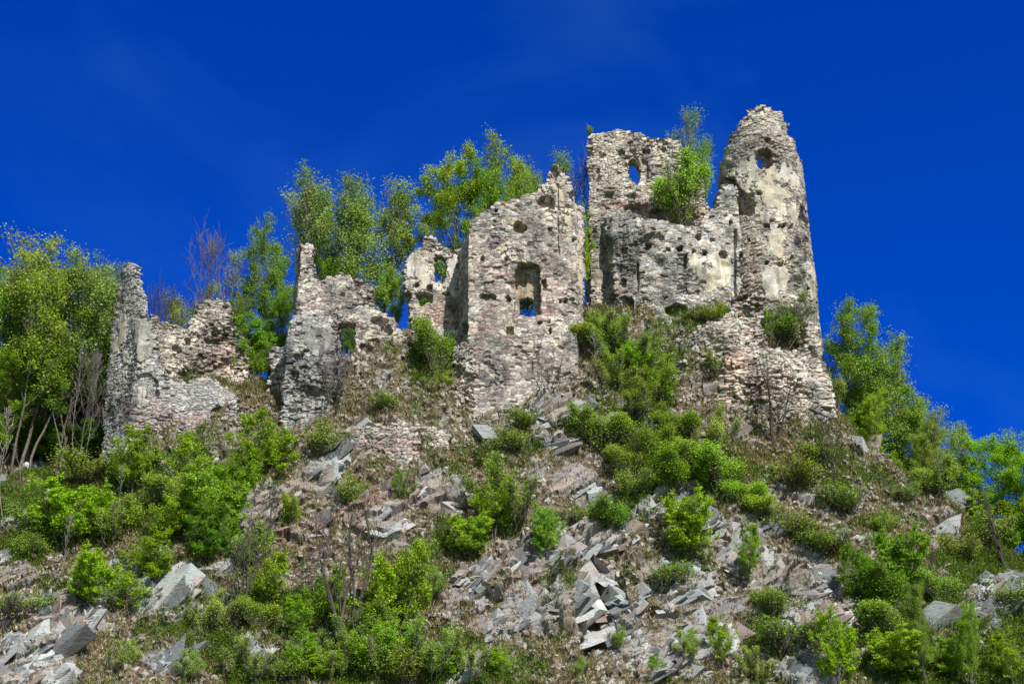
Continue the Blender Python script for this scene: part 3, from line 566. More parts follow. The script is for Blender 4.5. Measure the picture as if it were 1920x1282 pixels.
def grow(seed, Ht=12, stems=1, stem_spread=.1, cb=.3, limbs=16, limb_len=.3, prof='round', ang=55, subs=6, twigs=4, twig_len=.7, leaves=14, lsize=.11, lspread=.28, squash=.6, rad=.13, up=.10, wob=.09,
         cols=((.13,.22,.025),(.20,.27,.04),(.075,.14,.02)), bark=None, bare=False, thin=1.0):
    rng = np.random.default_rng(seed); V = []; Fc = []; anchors = []
    for s in range(stems):
        az0 = rng.uniform(0, 6.28); sp_r = stem_spread if stems > 1 else stem_spread * .4
        hs = Ht * (1 if s == 0 else rng.uniform(.42 if stems > 5 else .65, .98))
        d0 = np.array([math.cos(az0) * sp_r, math.sin(az0) * sp_r, 1])
        tr = walk(rng, (rng.normal(0, .04 * stems), rng.normal(0, .04 * stems), -.35), d0, hs + .2, 12, wob * .7, .05)
        rs = rad * (1 - np.linspace(0, 1, 13) ** 1.2 * .93) * (1 if s == 0 else .75); rs[0] *= 1.35
        tube(tr, rs, 6, V, Fc)
        nl = max(3, int(limbs / stems ** .6))
        for i in range(nl):
            t = cb + (1 - cb) * ((i + rng.uniform(0, .8)) / nl) ** .85; t = min(t, .985)
            k = t * 12; i0 = int(k); p = tr[i0] * (1 - (k - i0)) + tr[min(i0 + 1, 12)] * (k - i0)
            tt = (t - cb) / (1 - cb)
            if prof == 'round': sh = math.sqrt(max(.08, 1 - (2 * tt - .75) ** 2 / 1.7))
            elif prof == 'top': sh = .45 + .75 * math.sin(tt * 2.6)
            else: sh = 1.05 - .8 * tt
            Ll = Ht * limb_len * sh * rng.uniform(.7, 1.2)
            az = i * 2.4 + rng.uniform(-.5, .5) + s; an = math.radians(ang + rng.uniform(-14, 14) - 22 * tt)
            d = (math.cos(az) * math.sin(an), math.sin(az) * math.sin(an), math.cos(an))
            lb = walk(rng, p, d, Ll, 7, wob, up); rl = rad * .42 * (1 - t * .55) * thin
            tube(lb, np.linspace(rl, .014, 8), 4, V, Fc)
            for j in range(subs):
                q = .25 + .75 * (j + rng.uniform(0, .9)) / subs; k = min(q, .99) * 7; i0 = int(k); p2 = lb[i0] * (1 - (k - i0)) + lb[min(i0 + 1, 7)] * (k - i0)
                dd = lb[min(i0 + 1, 7)] - lb[i0]; dd = dd / (np.linalg.norm(dd) + 1e-9) + rng.normal(0, .62, 3) * (1, 1, .7) + (0, 0, up * 2)
                sb = walk(rng, p2, dd, Ll * .42 * (1.15 - q * .6) + .3, 5, wob * 1.3, up)
                tube(sb, np.linspace(max(.013, rl * .4), .009, 6), 3, V, Fc)
                for m in range(twigs):
                    q2 = .3 + .7 * (m + rng.uniform(0, .9)) / twigs; k = min(q2, .99) * 5; i1 = int(k); p3 = sb[i1]
                    d3 = (sb[min(i1 + 1, 5)] - sb[i1]); d3 = d3 / (np.linalg.norm(d3) + 1e-9) + rng.normal(0, .7, 3) * (1, 1, .6) + (0, 0, up)
                    tw = walk(rng, p3, d3, twig_len * rng.uniform(.5, 1.2), 3, wob * 1.5, up)
                    tube(tw, np.linspace(.011, .006, 4) * (1.15 if bare else 1), 3, V, Fc)
                    anchors += [tw[2], tw[3], tw[1]][: (3 if m % 2 else 2)]
    wood = mesh_np("wood", np.array(V), np.array(Fc), bark or M_BARK)
    if bare: return wood, None
    A = np.array(anchors); n = len(A)
    per = max(1, leaves // 3)
    cl = vnoise(A[:, 0] * .9, A[:, 1] * .9, A[:, 2] * .9, seed)                # clumps: some twigs are full, some nearly empty
    cnt = np.maximum(0, (per * (.05 + 2.6 * np.clip(cl, 0, 1) ** 2.2 + rng.uniform(-.2, .25, n)))).astype(int)
    base = np.repeat(A, cnt, 0); N_ = len(base); cc = np.repeat(cl + rng.uniform(-.25, .25, n), cnt)
    off = rng.normal(0, 1, (N_, 3)) * lspread * np.array([1, 1, squash]); C = base + off
    a = rng.normal(0, 1, (N_, 3)) * (1, 1, .55); a /= np.linalg.norm(a, axis=1)[:, None]
    up_ = rng.normal(0, .75, (N_, 3)) + (0, -.25, 1.0); b = np.cross(a, up_); b /= np.linalg.norm(b, axis=1)[:, None] + 1e-9
    sz = lsize * rng.uniform(.55, 1.25, N_)[:, None]
    v = np.stack([C - a * sz * .6, C + b * sz * .42 - a * sz * .05, C + a * sz * .6, C - b * sz * .42 - a * sz * .05], 1).reshape(-1, 3)
    f = np.arange(N_ * 4).reshape(-1, 4)
    K = np.array(cols); w1 = np.clip(cc, 0, 1)[:, None]
    col = K[0] * (1 - w1) + K[1] * w1; col = np.where(rng.uniform(0, 1, (N_, 1)) < .25, K[2], col) * rng.uniform(.75, 1.25, (N_, 1))
    return wood, mesh_np("leaves", v, f, M_LEAF, np.repeat(col, 4, 0))

BG = ((.23,.38,.02),(.34,.50,.04),(.11,.21,.015))        # bright spring green
YG = ((.24,.34,.06),(.34,.45,.10),(.14,.21,.04))        # yellowish, paler
DG = ((.16,.27,.03),(.23,.36,.05),(.07,.13,.018))       # mid green
FG = ((.21,.32,.035),(.31,.43,.07),(.11,.18,.025))
PROTO = {
 'airy0': grow(11, 12, cb=.38, limbs=18, limb_len=.24, prof='top', ang=48, subs=6, twigs=5, leaves=40, lsize=0.120, lspread=0.20, squash=.8, rad=.13, cols=YG),
 'airy1': grow(12, 12, stems=2, stem_spread=.16, cb=.36, limbs=24, limb_len=.22, prof='top', ang=44, subs=6, twigs=5, leaves=37, lsize=0.120, lspread=0.21, squash=.8, rad=.11, cols=YG),
 'airy2': grow(13, 12, stems=2, stem_spread=.12, cb=.36, limbs=24, limb_len=.20, prof='round', ang=42, subs=6, twigs=5, thin=.7, leaves=22, lsize=0.112, lspread=0.18, squash=.8, rad=.10, cols=YG, bark=M_PALE),
 'slim':  grow(14, 13, cb=.48, limbs=14, limb_len=.17, prof='top', ang=44, subs=5, twigs=4, leaves=34, lsize=0.136, lspread=0.21, rad=.10, cols=FG),
 'full0': grow(21, 11, cb=.28, limbs=24, limb_len=.36, prof='top', ang=60, subs=7, twigs=5, leaves=81, lsize=0.116, lspread=0.23, squash=.5, rad=.15, cols=BG),
 'full1': grow(22, 11, stems=2, stem_spread=.2, cb=.28, limbs=28, limb_len=.32, prof='top', ang=56, subs=7, twigs=5, leaves=65, lsize=0.116, lspread=0.23, squash=.55, rad=.13, cols=FG),
 'maple0': grow(31, 5, stems=3, stem_spread=.4, cb=.2, limbs=24, limb_len=.42, ang=72, subs=7, twigs=5, twig_len=.45, leaves=37, lsize=0.120, lspread=0.12, squash=.3, rad=.08, up=.04, cols=BG),
 'maple1': grow(32, 5, stems=4, stem_spread=.5, cb=.18, limbs=26, limb_len=.42, ang=74, subs=7, twigs=5, twig_len=.45, leaves=37, lsize=0.120, lspread=0.12, squash=.3, rad=.07, up=.03, cols=BG),
 'maple2': grow(33, 5, stems=2, stem_spread=.25, cb=.25, limbs=18, limb_len=.38, ang=64, subs=7, twigs=5, twig_len=.45, leaves=34, lsize=0.120, lspread=0.13, squash=.35, rad=.08, up=.05, cols=BG),
 'bush0': grow(41, 3, stems=8, stem_spread=.7, cb=.15, limbs=44, limb_len=.30, ang=45, subs=5, twigs=4, twig_len=.35, leaves=16, lsize=0.096, lspread=0.16, squash=.8, rad=.03, cols=DG),
 'bush1': grow(42, 3, stems=9, stem_spread=.8, cb=.12, limbs=44, limb_len=.30, ang=40, subs=5, twigs=4, twig_len=.35, leaves=14, lsize=0.096, lspread=0.17, squash=.8, rad=.026, up=.14, cols=FG),
 'bush2': grow(43, 2.6, stems=7, stem_spread=.9, cb=.1, limbs=38, limb_len=.36, ang=50, subs=5, twigs=4, twig_len=.3, leaves=20, lsize=0.084, lspread=0.14, squash=.8, rad=.025, cols=FG),
 'bush3': grow(45, 1.6, stems=6, stem_spread=1.0, cb=.1, limbs=24, limb_len=.5, ang=50, subs=4, twigs=3, twig_len=.28, leaves=15, lsize=0.080, lspread=0.13, squash=.8, rad=.02, cols=FG),
 'bush4': grow(46, 1.6, stems=9, stem_spread=1.3, cb=.1, limbs=26, limb_len=.4, ang=40, subs=4, twigs=3, twig_len=.3, leaves=14, lsize=0.080, lspread=0.13, squash=.8, rad=.02, cols=DG),
 'wisp': grow(44, 3.4, stems=12, stem_spread=.5, cb=.25, limbs=46, limb_len=.16, ang=28, subs=4, twigs=3, twig_len=.35, leaves=17, lsize=0.080, lspread=0.11, squash=1, rad=.02, up=.2, cols=YG),
 'bare0': grow(51, 9, cb=.25, limbs=20, limb_len=.40, prof='round', ang=48, subs=6, twigs=3, twig_len=.9, thin=.7, rad=.09, up=.10, bark=M_TWIG, bare=True),
 'bare1': grow(52, 5.5, stems=2, stem_spread=.3, cb=.25, limbs=13, limb_len=.38, ang=52, subs=4, twigs=3, twig_len=.5, rad=.12, up=.08, bark=M_DARK, bare=True),
 'bare2': grow(53, 7, stems=4, stem_spread=.26, cb=.4, limbs=14, limb_len=.20, ang=30, subs=3, twigs=2, twig_len=.5, rad=.14, up=.16, bark=M_DARK, bare=True),
 'bare3': grow(54, 3, stems=9, stem_spread=.3, cb=.3, limbs=26, limb_len=.15, ang=25, subs=3, twigs=2, twig_len=.4, rad=.022, up=.2, bark=M_TWIG, bare=True),
 'pole': grow(55, 6, cb=.5, limbs=8, limb_len=.12, ang=35, subs=3, twigs=2, twig_len=.4, rad=.032, up=.1, bark=M_PALE, bare=True),
}
PH = {'airy0':12,'airy1':12,'airy2':12,'slim':13,'full0':11,'full1':11,'maple0':5,'maple1':5,'maple2':5,'bush0':3,'bush1':3,'bush2':2.6,'wisp':3.4,'bare0':9,'bare1':5.5,'bare2':7,'bare3':3,'pole':6}
PCO = {}
def _ext(k):
    wood, lv = PROTO[k]; me = lv or wood; c = np.empty(len(me.vertices) * 3, np.float32); me.vertices.foreach_get("co", c); c = c.reshape(-1, 3); PCO[k] = c[::max(1, len(c) // 3000)].astype(float)
    return float(np.percentile(c[:, 2], 99.96)), float(np.percentile(np.hypot(c[:, 0], c[:, 1]), 93)) * 2
PE = {k: _ext(k) for k in PROTO}; PH = {k: v[0] for k, v in PE.items()}
print('PROTO', {k: (round(v[0], 1), round(v[1], 1), round(v[1] / v[0], 2)) for k, v in PE.items()})
prng = random.Random(5)
def plant(kind, px, py_top, label, cat, Y=None, py_base=None, wide=1.0, group=None, tint=(1, 1, 1), lean=0.0, zoff=0.0):
    if Y is None: p = ground(px, py_base)
    else:
        X = at(px, py_top, Y)[0]; p = np.array([X, Y, float(H(X, Y))])
        if py_base is not None: p = at(px, py_base, Y)
    top = at(px, py_top, p[1])[2]; hgt = max(.3, top - p[2])
    s = hgt / PH[kind]
    if kind in ('bush0', 'bush1', 'bush2') and hgt < 2.4: kind = 'bush4' if kind == 'bush0' else 'bush3'; s = hgt / PH[kind]; wide *= 1.15
    isb = kind[:2] in ('bu', 'wi') or kind == 'bare3'
    nm = 'shrub' if isb else ('bare_tree' if kind[:4] in ('bare', 'pole') else 'tree')
    r = bpy.data.objects.new(nm, None); COL.objects.link(r); r.empty_display_size = .3
    r.location = p + np.array([0, 0, zoff]); r.rotation_euler = (0, lean, prng.uniform(0, 6.28) if abs(lean) < .01 else 0)
    if kind[:5] == 'maple': wide *= .9
    sw_ = s * wide
    wood, lv = PROTO[kind]
    if nm != 'shrub' and abs(lean) < .01:               # stand the plant so that its crown, not its root, is where the photo shows it
        c = PCO[kind]; az = r.rotation_euler[2]; ca_, sa_ = math.cos(az), math.sin(az)
        for it in range(3):
            q = np.stack([(c[:, 0] * ca_ - c[:, 1] * sa_) * s * wide, (c[:, 0] * sa_ + c[:, 1] * ca_) * s * wide, c[:, 2] * s], -1) + np.array(r.location)
            qx, qy = proj(q)
            s *= max(.6, min(1.4, (at(960, py_top, p[1])[2] - p[2]) / max(.3, at(960, np.percentile(qy, .3), p[1])[2] - p[2])))
            if Y is not None: r.location.x -= (np.median(qx) - px) / F * np.hypot(p[1], p[2]) * .9
        sw_ = s * wide
    r.scale = (sw_, sw_, s)
    o = obj('stems' if isb else 'trunk', wood, r)
    if lv is not None:
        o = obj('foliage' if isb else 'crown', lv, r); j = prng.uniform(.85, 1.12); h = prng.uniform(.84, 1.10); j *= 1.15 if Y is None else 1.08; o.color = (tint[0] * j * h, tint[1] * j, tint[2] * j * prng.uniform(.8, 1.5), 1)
    tag(r, label, cat, group); return r
T_ = 'tree'; B_ = 'shrub'
W = 'green trees of the left wood'
PLANTS = [
 # --- left wood
 ('airy0', 28, 436, "tall pale green tree at the left edge with an airy open top", T_, dict(Y=100, wide=1.0, group=W)),
 ('full1', -20, 500, "leafy tree cut by the left frame edge", T_, dict(Y=99, wide=.75, group=W)),
 ('airy1', 82, 470, "tree with a dark forked trunk, second from the left edge", T_, dict(Y=98.5, wide=.95, group=W, tint=(.9,.95,.8))),
 ('slim', 118, 505, "slim tree with a bare grey trunk behind the forked one", T_, dict(Y=103, wide=1.3, group=W)),
 ('airy1', 160, 468, "tall yellow green tree halfway between frame edge and corner tower", T_, dict(Y=101, wide=.95, group=W)),
 ('slim', 142, 560, "thin tree with a long pale trunk in the middle of the left wood", T_, dict(Y=98, wide=1.0, group=W, tint=(.85,.9,.8))),
 ('slim', 182, 520, "thin straight tree just left of the corner tower", T_, dict(Y=102.5, wide=1.2, group=W)),
 ('full1', 205, 500, "leafy tree directly behind the corner tower's left edge", T_, dict(Y=108, wide=.7, group=W, tint=(.9,.9,.85))),
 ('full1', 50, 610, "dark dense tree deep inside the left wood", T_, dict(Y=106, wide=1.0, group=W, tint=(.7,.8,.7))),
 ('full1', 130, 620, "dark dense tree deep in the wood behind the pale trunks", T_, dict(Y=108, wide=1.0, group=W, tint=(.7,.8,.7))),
 ('full0', 20, 640, "low branched bright tree at the front left of the wood", T_, dict(Y=98.5, wide=.7, group=W, tint=(.85,.85,.85))),
 ('slim', 96, 640, "short slender tree among the trunks of the left wood", T_, dict(Y=99, wide=1.2, group=W, tint=(.8,.9,.8))),
 ('bare0', 172, 640, "leafless dark trunk among the left wood's trunks", 'bare tree', dict(Y=98.2, wide=.7, group=W)),
 ('pole', 52, 830, "white barked birch sapling leaning at the foot of the left wood", 'bare tree', dict(Y=96.6, wide=1.3, lean=-.35)),
 ('pole', 6, 760, "thin pale bare sapling at the extreme left frame edge", 'bare tree', dict(py_base=995, wide=1.0)),
 ('bush1', 170, 850, "low shrub at the foot of the trunks left of the corner tower", B_, dict(py_base=905, wide=1.8)),
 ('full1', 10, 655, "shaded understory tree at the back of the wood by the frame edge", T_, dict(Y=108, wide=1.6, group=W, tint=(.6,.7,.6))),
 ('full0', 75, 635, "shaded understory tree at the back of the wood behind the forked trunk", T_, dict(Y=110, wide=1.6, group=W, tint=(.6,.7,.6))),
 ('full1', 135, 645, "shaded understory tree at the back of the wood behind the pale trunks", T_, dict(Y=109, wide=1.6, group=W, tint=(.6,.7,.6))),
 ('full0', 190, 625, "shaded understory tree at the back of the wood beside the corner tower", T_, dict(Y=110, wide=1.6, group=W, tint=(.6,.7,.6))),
 ('slim', 108, 560, "thin dark tree just right of the forked one", T_, dict(Y=100.5, wide=0.9, group=W, tint=(.85,.9,.8))),
 ('slim', 62, 540, "thin tree left of the forked one", T_, dict(Y=102, wide=0.9, group=W, tint=(.85,.9,.8))),
 ('slim', 205, 560, "last thin tree before the corner tower's left face", T_, dict(Y=107, wide=0.9, group=W, tint=(.85,.9,.8))),
 ('slim', 175, 590, "thin tree behind the pale trunks", T_, dict(Y=103, wide=0.9, group=W, tint=(.85,.9,.8))),
 ('pole', 150, 640, "whitish thin trunk in front of the wood", 'bare tree', dict(Y=99, wide=0.7, group=W, tint=(.85,.9,.8))),
 ('pole', 182, 660, "second whitish thin trunk close to the corner tower", 'bare tree', dict(Y=99.4, wide=0.7, group=W, tint=(.85,.9,.8))),
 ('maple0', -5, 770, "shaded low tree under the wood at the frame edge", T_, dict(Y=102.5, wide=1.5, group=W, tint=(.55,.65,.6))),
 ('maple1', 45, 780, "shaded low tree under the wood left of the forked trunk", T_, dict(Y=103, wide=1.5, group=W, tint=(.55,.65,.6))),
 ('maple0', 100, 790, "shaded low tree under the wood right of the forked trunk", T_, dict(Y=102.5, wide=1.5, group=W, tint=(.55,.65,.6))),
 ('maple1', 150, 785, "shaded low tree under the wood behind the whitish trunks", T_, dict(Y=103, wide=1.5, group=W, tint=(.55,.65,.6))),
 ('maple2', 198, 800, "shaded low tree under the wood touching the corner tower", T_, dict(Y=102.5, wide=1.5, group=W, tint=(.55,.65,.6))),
 # --- behind the left half
 ('bare0', 398, 416, "tall purplish leafless tree behind the squat stump", 'bare tree', dict(Y=106, wide=.7)),
 ('bare0', 300, 520, "smaller reddish leafless tree right behind the corner tower spike", 'bare tree', dict(Y=106, wide=.8)),
 ('airy2', 338, 530, "sparse green tree between the tower spike and the squat stump", T_, dict(Y=107, wide=.8)),
 ('airy2', 455, 470, "thin sparse tree right of the purplish leafless tree", T_, dict(Y=106, wide=.8)),
 ('full1', 508, 408, "big green tree behind the gap between corner tower and house ruin", T_, dict(Y=104, wide=.62)),
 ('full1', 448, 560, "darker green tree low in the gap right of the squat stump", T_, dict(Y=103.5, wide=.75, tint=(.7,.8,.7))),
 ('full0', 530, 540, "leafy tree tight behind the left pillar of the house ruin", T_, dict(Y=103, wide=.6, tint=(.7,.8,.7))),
 ('maple2', 486, 656, "small bright shrubby tree beside the masonry stub", T_, dict(Y=101, wide=.7)),
 ('airy2', 590, 345, "thin tree with whitish sparse leaves behind the pillar of the house ruin", T_, dict(Y=106, wide=.85, tint=(.9,.95,1.2))),
 ('airy2', 640, 312, "tallest sparse tree above the house ruin", T_, dict(Y=105, wide=.85, tint=(.9,.95,1.2))),
 ('airy1', 686, 338, "green tree above the right half of the house ruin", T_, dict(Y=104, wide=1.0)),
 ('airy0', 738, 352, "green tree right of the house ruin with open branches", T_, dict(Y=105, wide=.95)),
 ('full0', 620, 480, "lower leafy tree immediately behind the house ruin's broken top", T_, dict(Y=103, wide=.55, tint=(.9,.9,.9))),
 ('full0', 735, 500, "lower leafy tree in the gap between the house ruin and the arched window wall", T_, dict(Y=104, wide=.6)),
 ('full0', 790, 455, "leafy tree seen through and beside the arched window", T_, dict(Y=106, wide=.6, tint=(.85,.9,.85))),
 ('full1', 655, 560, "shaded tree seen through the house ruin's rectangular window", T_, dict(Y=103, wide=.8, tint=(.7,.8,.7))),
 ('maple1', 478, 590, "low green tree filling the gap between the squat stump and the house ruin", T_, dict(Y=102.3, wide=.8, tint=(.75,.85,.8))),
 ('maple0', 512, 625, "low bright tree tight behind the masonry stub", T_, dict(Y=101.8, wide=.7, tint=(.9,.95,.9))),
 # --- behind the hall
 ('full0', 850, 276, "big round bright tree above the arched window wall", T_, dict(Y=105, wide=.8)),
 ('full0', 905, 300, "bright tree left of the hall's sloping top", T_, dict(Y=104, wide=.6, tint=(.9,.92,.9))),
 ('full1', 968, 256, "tall tree directly above the hall wall's left shoulder", T_, dict(Y=106, wide=.6)),
 ('airy1', 1012, 285, "small crowned tree beside the hall's chimney peak", T_, dict(Y=105, wide=.65, tint=(.9,1.05,.7))),
 ('bare0', 1082, 288, "reddish leafless tree between the hall and the keep", 'bare tree', dict(Y=107, wide=.7)),
 ('maple2', 1090, 380, "bright bush growing in the gap between the hall's right edge and the keep", T_, dict(Y=102.5, wide=.32)),
 # --- on and behind the keep
 ('airy2', 1308, 202, "slender birch rising behind the keep between keep and round tower", T_, dict(Y=105.5, wide=.6, tint=(.8,1.1,.8))),
 ('airy2', 1290, 245, "shorter birch left of the slender one behind the keep", T_, dict(Y=106.5, wide=.5, tint=(.8,1.1,.8))),
 ('bush1', 1284, 296, "pale green bush growing on the keep's broken ledge", B_, dict(Y=101.9, py_base=418, wide=.75, tint=(1.3,1.35,1.3))),
 ('wisp', 1108, 232, "tiny sprig sprouting from the keep's top left corner", B_, dict(Y=103.9, py_base=256, wide=.7)),
 ('bush0', 1468, 548, "dark green bush in the niche at the foot of the round tower", B_, dict(Y=99.6, py_base=648, wide=.85)),
 ('bush2', 1322, 572, "low olive bush along the foot of the bastion's plaster patch", B_, dict(Y=100.2, py_base=604, wide=1.6)),
 # --- right ridge
 ('full1', 1600, 566, "tallest tree on the right ridge beside the round tower", T_, dict(Y=104, wide=.75, tint=(.95,1.05,.9))),
 ('airy1', 1655, 622, "airy tree second along the right ridge", T_, dict(Y=104, wide=1.0)),
 ('full1', 1700, 668, "wide crowned tree third along the right ridge", T_, dict(Y=103, wide=.9)),
 ('full0', 1640, 730, "low yellow green tree in front of the ridge trees", T_, dict(Y=101, wide=.7, tint=(1.15,1,1))),
 ('airy2', 1785, 762, "pale sparse tree leaning over the ridge right of the dense ones", T_, dict(Y=101, wide=.9, tint=(1.1,1.1,1.3))),
 ('full1', 1735, 780, "small tree under the third ridge tree", T_, dict(Y=100, wide=.7)),
 ('full0', 1875, 812, "large bright tree at the right frame edge behind the ridge", T_, dict(Y=99, wide=1.15)),
 ('full0', 1935, 850, "bright tree cut by the right frame edge", T_, dict(Y=98, wide=1.0)),
 ('full1', 1815, 850, "shadowed tree filling the gap left of the right edge tree", T_, dict(Y=100, wide=.6)),
 ('bare2', 1882, 900, "dark bare trunked tree near the right frame edge in front of the bright tree", 'bare tree', dict(py_base=1062, wide=.9)),
 ('bush1', 1560, 700, "yellowish bush at the right foot of the round tower", B_, dict(Y=101, py_base=800, wide=.6)),
 ('maple0', 1790, 880, "low tree behind the ridge under the pale sparse tree", T_, dict(Y=100, wide=1.1, tint=(.8,.85,.8))),
 ('maple1', 1850, 930, "low tree behind the ridge under the right edge tree", T_, dict(Y=99, wide=1.1, tint=(.8,.85,.8))),
 ('maple2', 1908, 950, "low tree at the right frame edge behind the ridge", T_, dict(Y=98, wide=1.1, tint=(.9,.9,.85))),
 ('maple1', 1690, 850, "low tree behind the ridge under the third ridge tree", T_, dict(Y=102, wide=1.1, tint=(.9,.9,.85))),
 ('maple0', 1610, 760, "low tree behind the ridge beside the battered base", T_, dict(Y=103, wide=.9, tint=(.9,.9,.85))),
 # --- between the ruins
 ('bush1', 812, 592, "large round dark green bush between the arched window wall and the hall", B_, dict(py_base=715, wide=.65)),
 ('bare3', 612, 640, "greyish leafless shrub against the house ruin's lower wall", B_, dict(py_base=775, wide=.9)),
 ('bare3', 1040, 655, "leafless reddish shrub at the foot of the hall wall", B_, dict(py_base=742, wide=1.0)),
 ('pole', 1130, 620, "thin grey bare sapling right of the hall wall", 'bare tree', dict(py_base=755, wide=1.0)),
 ('bush1', 600, 795, "olive shrub at the left end of the retaining wall", B_, dict(py_base=850, wide=1.2)),
 ('wisp', 1150, 578, "straw green twiggy shrub at the foot of the keep's left corner", B_, dict(py_base=640, wide=1.6)),
 ('wisp', 1180, 600, "upright twiggy shrub below the keep", B_, dict(py_base=700, wide=1.2, tint=(.8,.95,.7))),
 ('wisp', 1165, 660, "mid green shrub on the slope right of the hall", B_, dict(py_base=740, wide=1.0)),
 ('maple2', 1240, 652, "bright conical young tree in the middle of the green gully", T_, dict(py_base=775, wide=.75, tint=(.9,.95,.9))),
 ('wisp', 1200, 715, "dark shrub left of the conical young tree", B_, dict(py_base=790, wide=1.2)),
 ('bush1', 1130, 758, "rounded dark green shrub below the thin grey sapling", B_, dict(py_base=850, wide=1.1)),
 ('bush1', 1090, 760, "smaller shrub beside the grey boulder under the hall", B_, dict(py_base=830, wide=1.0)),
 ('bush2', 1220, 800, "dark shrub in the gully below the conical young tree", B_, dict(py_base=880, wide=1.0)),
 ('bush2', 1290, 825, "wide mid green shrub at the foot of the gully", B_, dict(py_base=910, wide=1.2)),
 ('bush1', 1350, 830, "yellow green shrub right of the gully's foot", B_, dict(py_base=930, wide=1.2, tint=(1.15,1.15,1))),
 ('bush0', 1250, 850, "low shrub under the gully shrubs", B_, dict(py_base=925, wide=1.2, tint=(1.1,1.1,1))),
 ('bush1', 1400, 890, "light green shrub on the rock edge below the bare tree", B_, dict(py_base=960, wide=1.1, tint=(1.2,1.2,1))),
 ('bush2', 1450, 925, "pale low shrub at the right end of the gully growth", B_, dict(py_base=990, wide=1.1, tint=(1.2,1.2,1))),
 ('wisp', 1330, 760, "thin twiggy sapling cluster before the battered base", B_, dict(py_base=880, wide=.8)),
 ('bare1', 1452, 655, "spreading leafless tree before the battered base of the round tower", 'bare tree', dict(py_base=842, wide=1.0)),
 ('bare1', 1565, 770, "dark leafless tree with a curved trunk right of the spreading one", 'bare tree', dict(py_base=912, wide=.75)),
 ('wisp', 1345, 655, "small green tuft of shrub on the battered base", B_, dict(Y=98.4, py_base=705, wide=1.0)),
 ('bush2', 1495, 860, "low green shrub on the slope beneath the spreading bare tree", B_, dict(py_base=910, wide=1.6)),
 ('bush2', 1690, 900, "low shrub on the crest of the right ridge", B_, dict(py_base=940, wide=1.2)),
 ('bush2', 985, 765, "low shrub on the grey rocks under the hall", B_, dict(py_base=805, wide=1.2)),
 ('bush2', 965, 800, "small olive shrub below the grey rocks under the hall", B_, dict(py_base=850, wide=1.2)),
 ('bush2', 720, 735, "low weedy shrub on the bank above the retaining wall", B_, dict(py_base=770, wide=1.2)),
 # --- left foreground
 ('maple1', 118, 893, "wide bright bush tree nearest the left edge below the wood", T_, dict(py_base=1030, wide=1.0)),
 ('maple0', 250, 795, "bright young tree in front of the corner tower's left foot", T_, dict(py_base=935, wide=.85)),
 ('maple2', 350, 808, "slim bright young tree in front of the corner tower's low wall", T_, dict(py_base=945, wide=.75)),
 ('maple0', 484, 768, "largest bright maple before the gap between tower and house ruin", T_, dict(py_base=915, wide=1.0)),
 ('maple1', 400, 875, "bright maple with a layered crown below the slim young tree", T_, dict(py_base=1030, wide=.85)),
 ('maple2', 320, 905, "bright maple left of the layered one", T_, dict(py_base=1030, wide=1.0, tint=(.9,.95,.9))),
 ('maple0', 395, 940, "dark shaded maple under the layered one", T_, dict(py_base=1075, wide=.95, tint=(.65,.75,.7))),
 ('maple1', 170, 1022, "bright maple bush low on the left slope", T_, dict(py_base=1150, wide=.85)),
 ('maple0', 285, 985, "bright maple bush right of the low left one", T_, dict(py_base=1115, wide=.95)),
 ('bush1', 215, 930, "twiggy green shrub between the left maples", B_, dict(py_base=1020, wide=.9)),
 ('bush1', 470, 980, "small shrub at the right side of the left maples", B_, dict(py_base=1070, wide=.8)),
 ('pole', 100, 960, "thin grey sapling rising from the low left maple", 'bare tree', dict(py_base=1110, wide=1.0)),
 ('pole', 228, 870, "pale thin trunk between the wide bush tree and the young tree", 'bare tree', dict(py_base=975, wide=1.0)),
 ('bare1', 435, 960, "leafless forked tree in front of the left maples", 'bare tree', dict(py_base=1190, wide=.9)),
 ('maple2', 500, 1025, "yellow green young tree left of the foreground bare trees", T_, dict(py_base=1160, wide=.8, tint=(1.1,1,1))),
 ('bare1', 570, 1010, "slim leafless tree just right of the yellow green young tree", 'bare tree', dict(py_base=1160, wide=.6)),
 ('bare2', 655, 925, "tall many stemmed leafless tree in the lower middle", 'bare tree', dict(py_base=1245, wide=1.0)),
 ('maple1', 735, 1015, "large green bush tree right of the many stemmed leafless tree", T_, dict(py_base=1205, wide=.75, tint=(.9,.92,.9))),
 ('maple0', 620, 1060, "green bush tree behind the many stemmed leafless tree", T_, dict(py_base=1190, wide=.8, tint=(.8,.85,.85))),
 ('maple2', 560, 1110, "bright young growth at the foot of the slim leafless tree", T_, dict(py_base=1215, wide=.9)),
 ('bare1', 500, 900, "thin bare sapling on the reddish slab below the house ruin", 'bare tree', dict(py_base=1025, wide=.5)),
 ('bare1', 620, 900, "bare sapling right of the reddish slab", 'bare tree', dict(py_base=1020, wide=.4)),
 ('bush1', 545, 925, "small green shrub on the reddish slab", B_, dict(py_base=1000, wide=.7)),
 ('bush2', 650, 890, "shrub below the retaining wall's left half", B_, dict(py_base=945, wide=.9)),
 ('wisp', 755, 880, "upright small shrub below the retaining wall's right half", B_, dict(py_base=940, wide=.8)),
 # --- centre and right foreground
 ('maple2', 925, 870, "tall bright bush tree in the centre of the crag", T_, dict(py_base=1030, wide=.75)),
 ('wisp', 960, 850, "twiggy upright shrub behind the tall central bush tree", B_, dict(py_base=990, wide=1.0)),
 ('maple0', 1018, 945, "rounded bright bush right of the tall central one", T_, dict(py_base=1055, wide=.7)),
 ('maple1', 880, 960, "spreading low bush left of the tall central one", T_, dict(py_base=1050, wide=.9)),
 ('bush0', 1150, 935, "mid green shrub on the slope left of the bright round bush", B_, dict(py_base=1005, wide=1.2)),
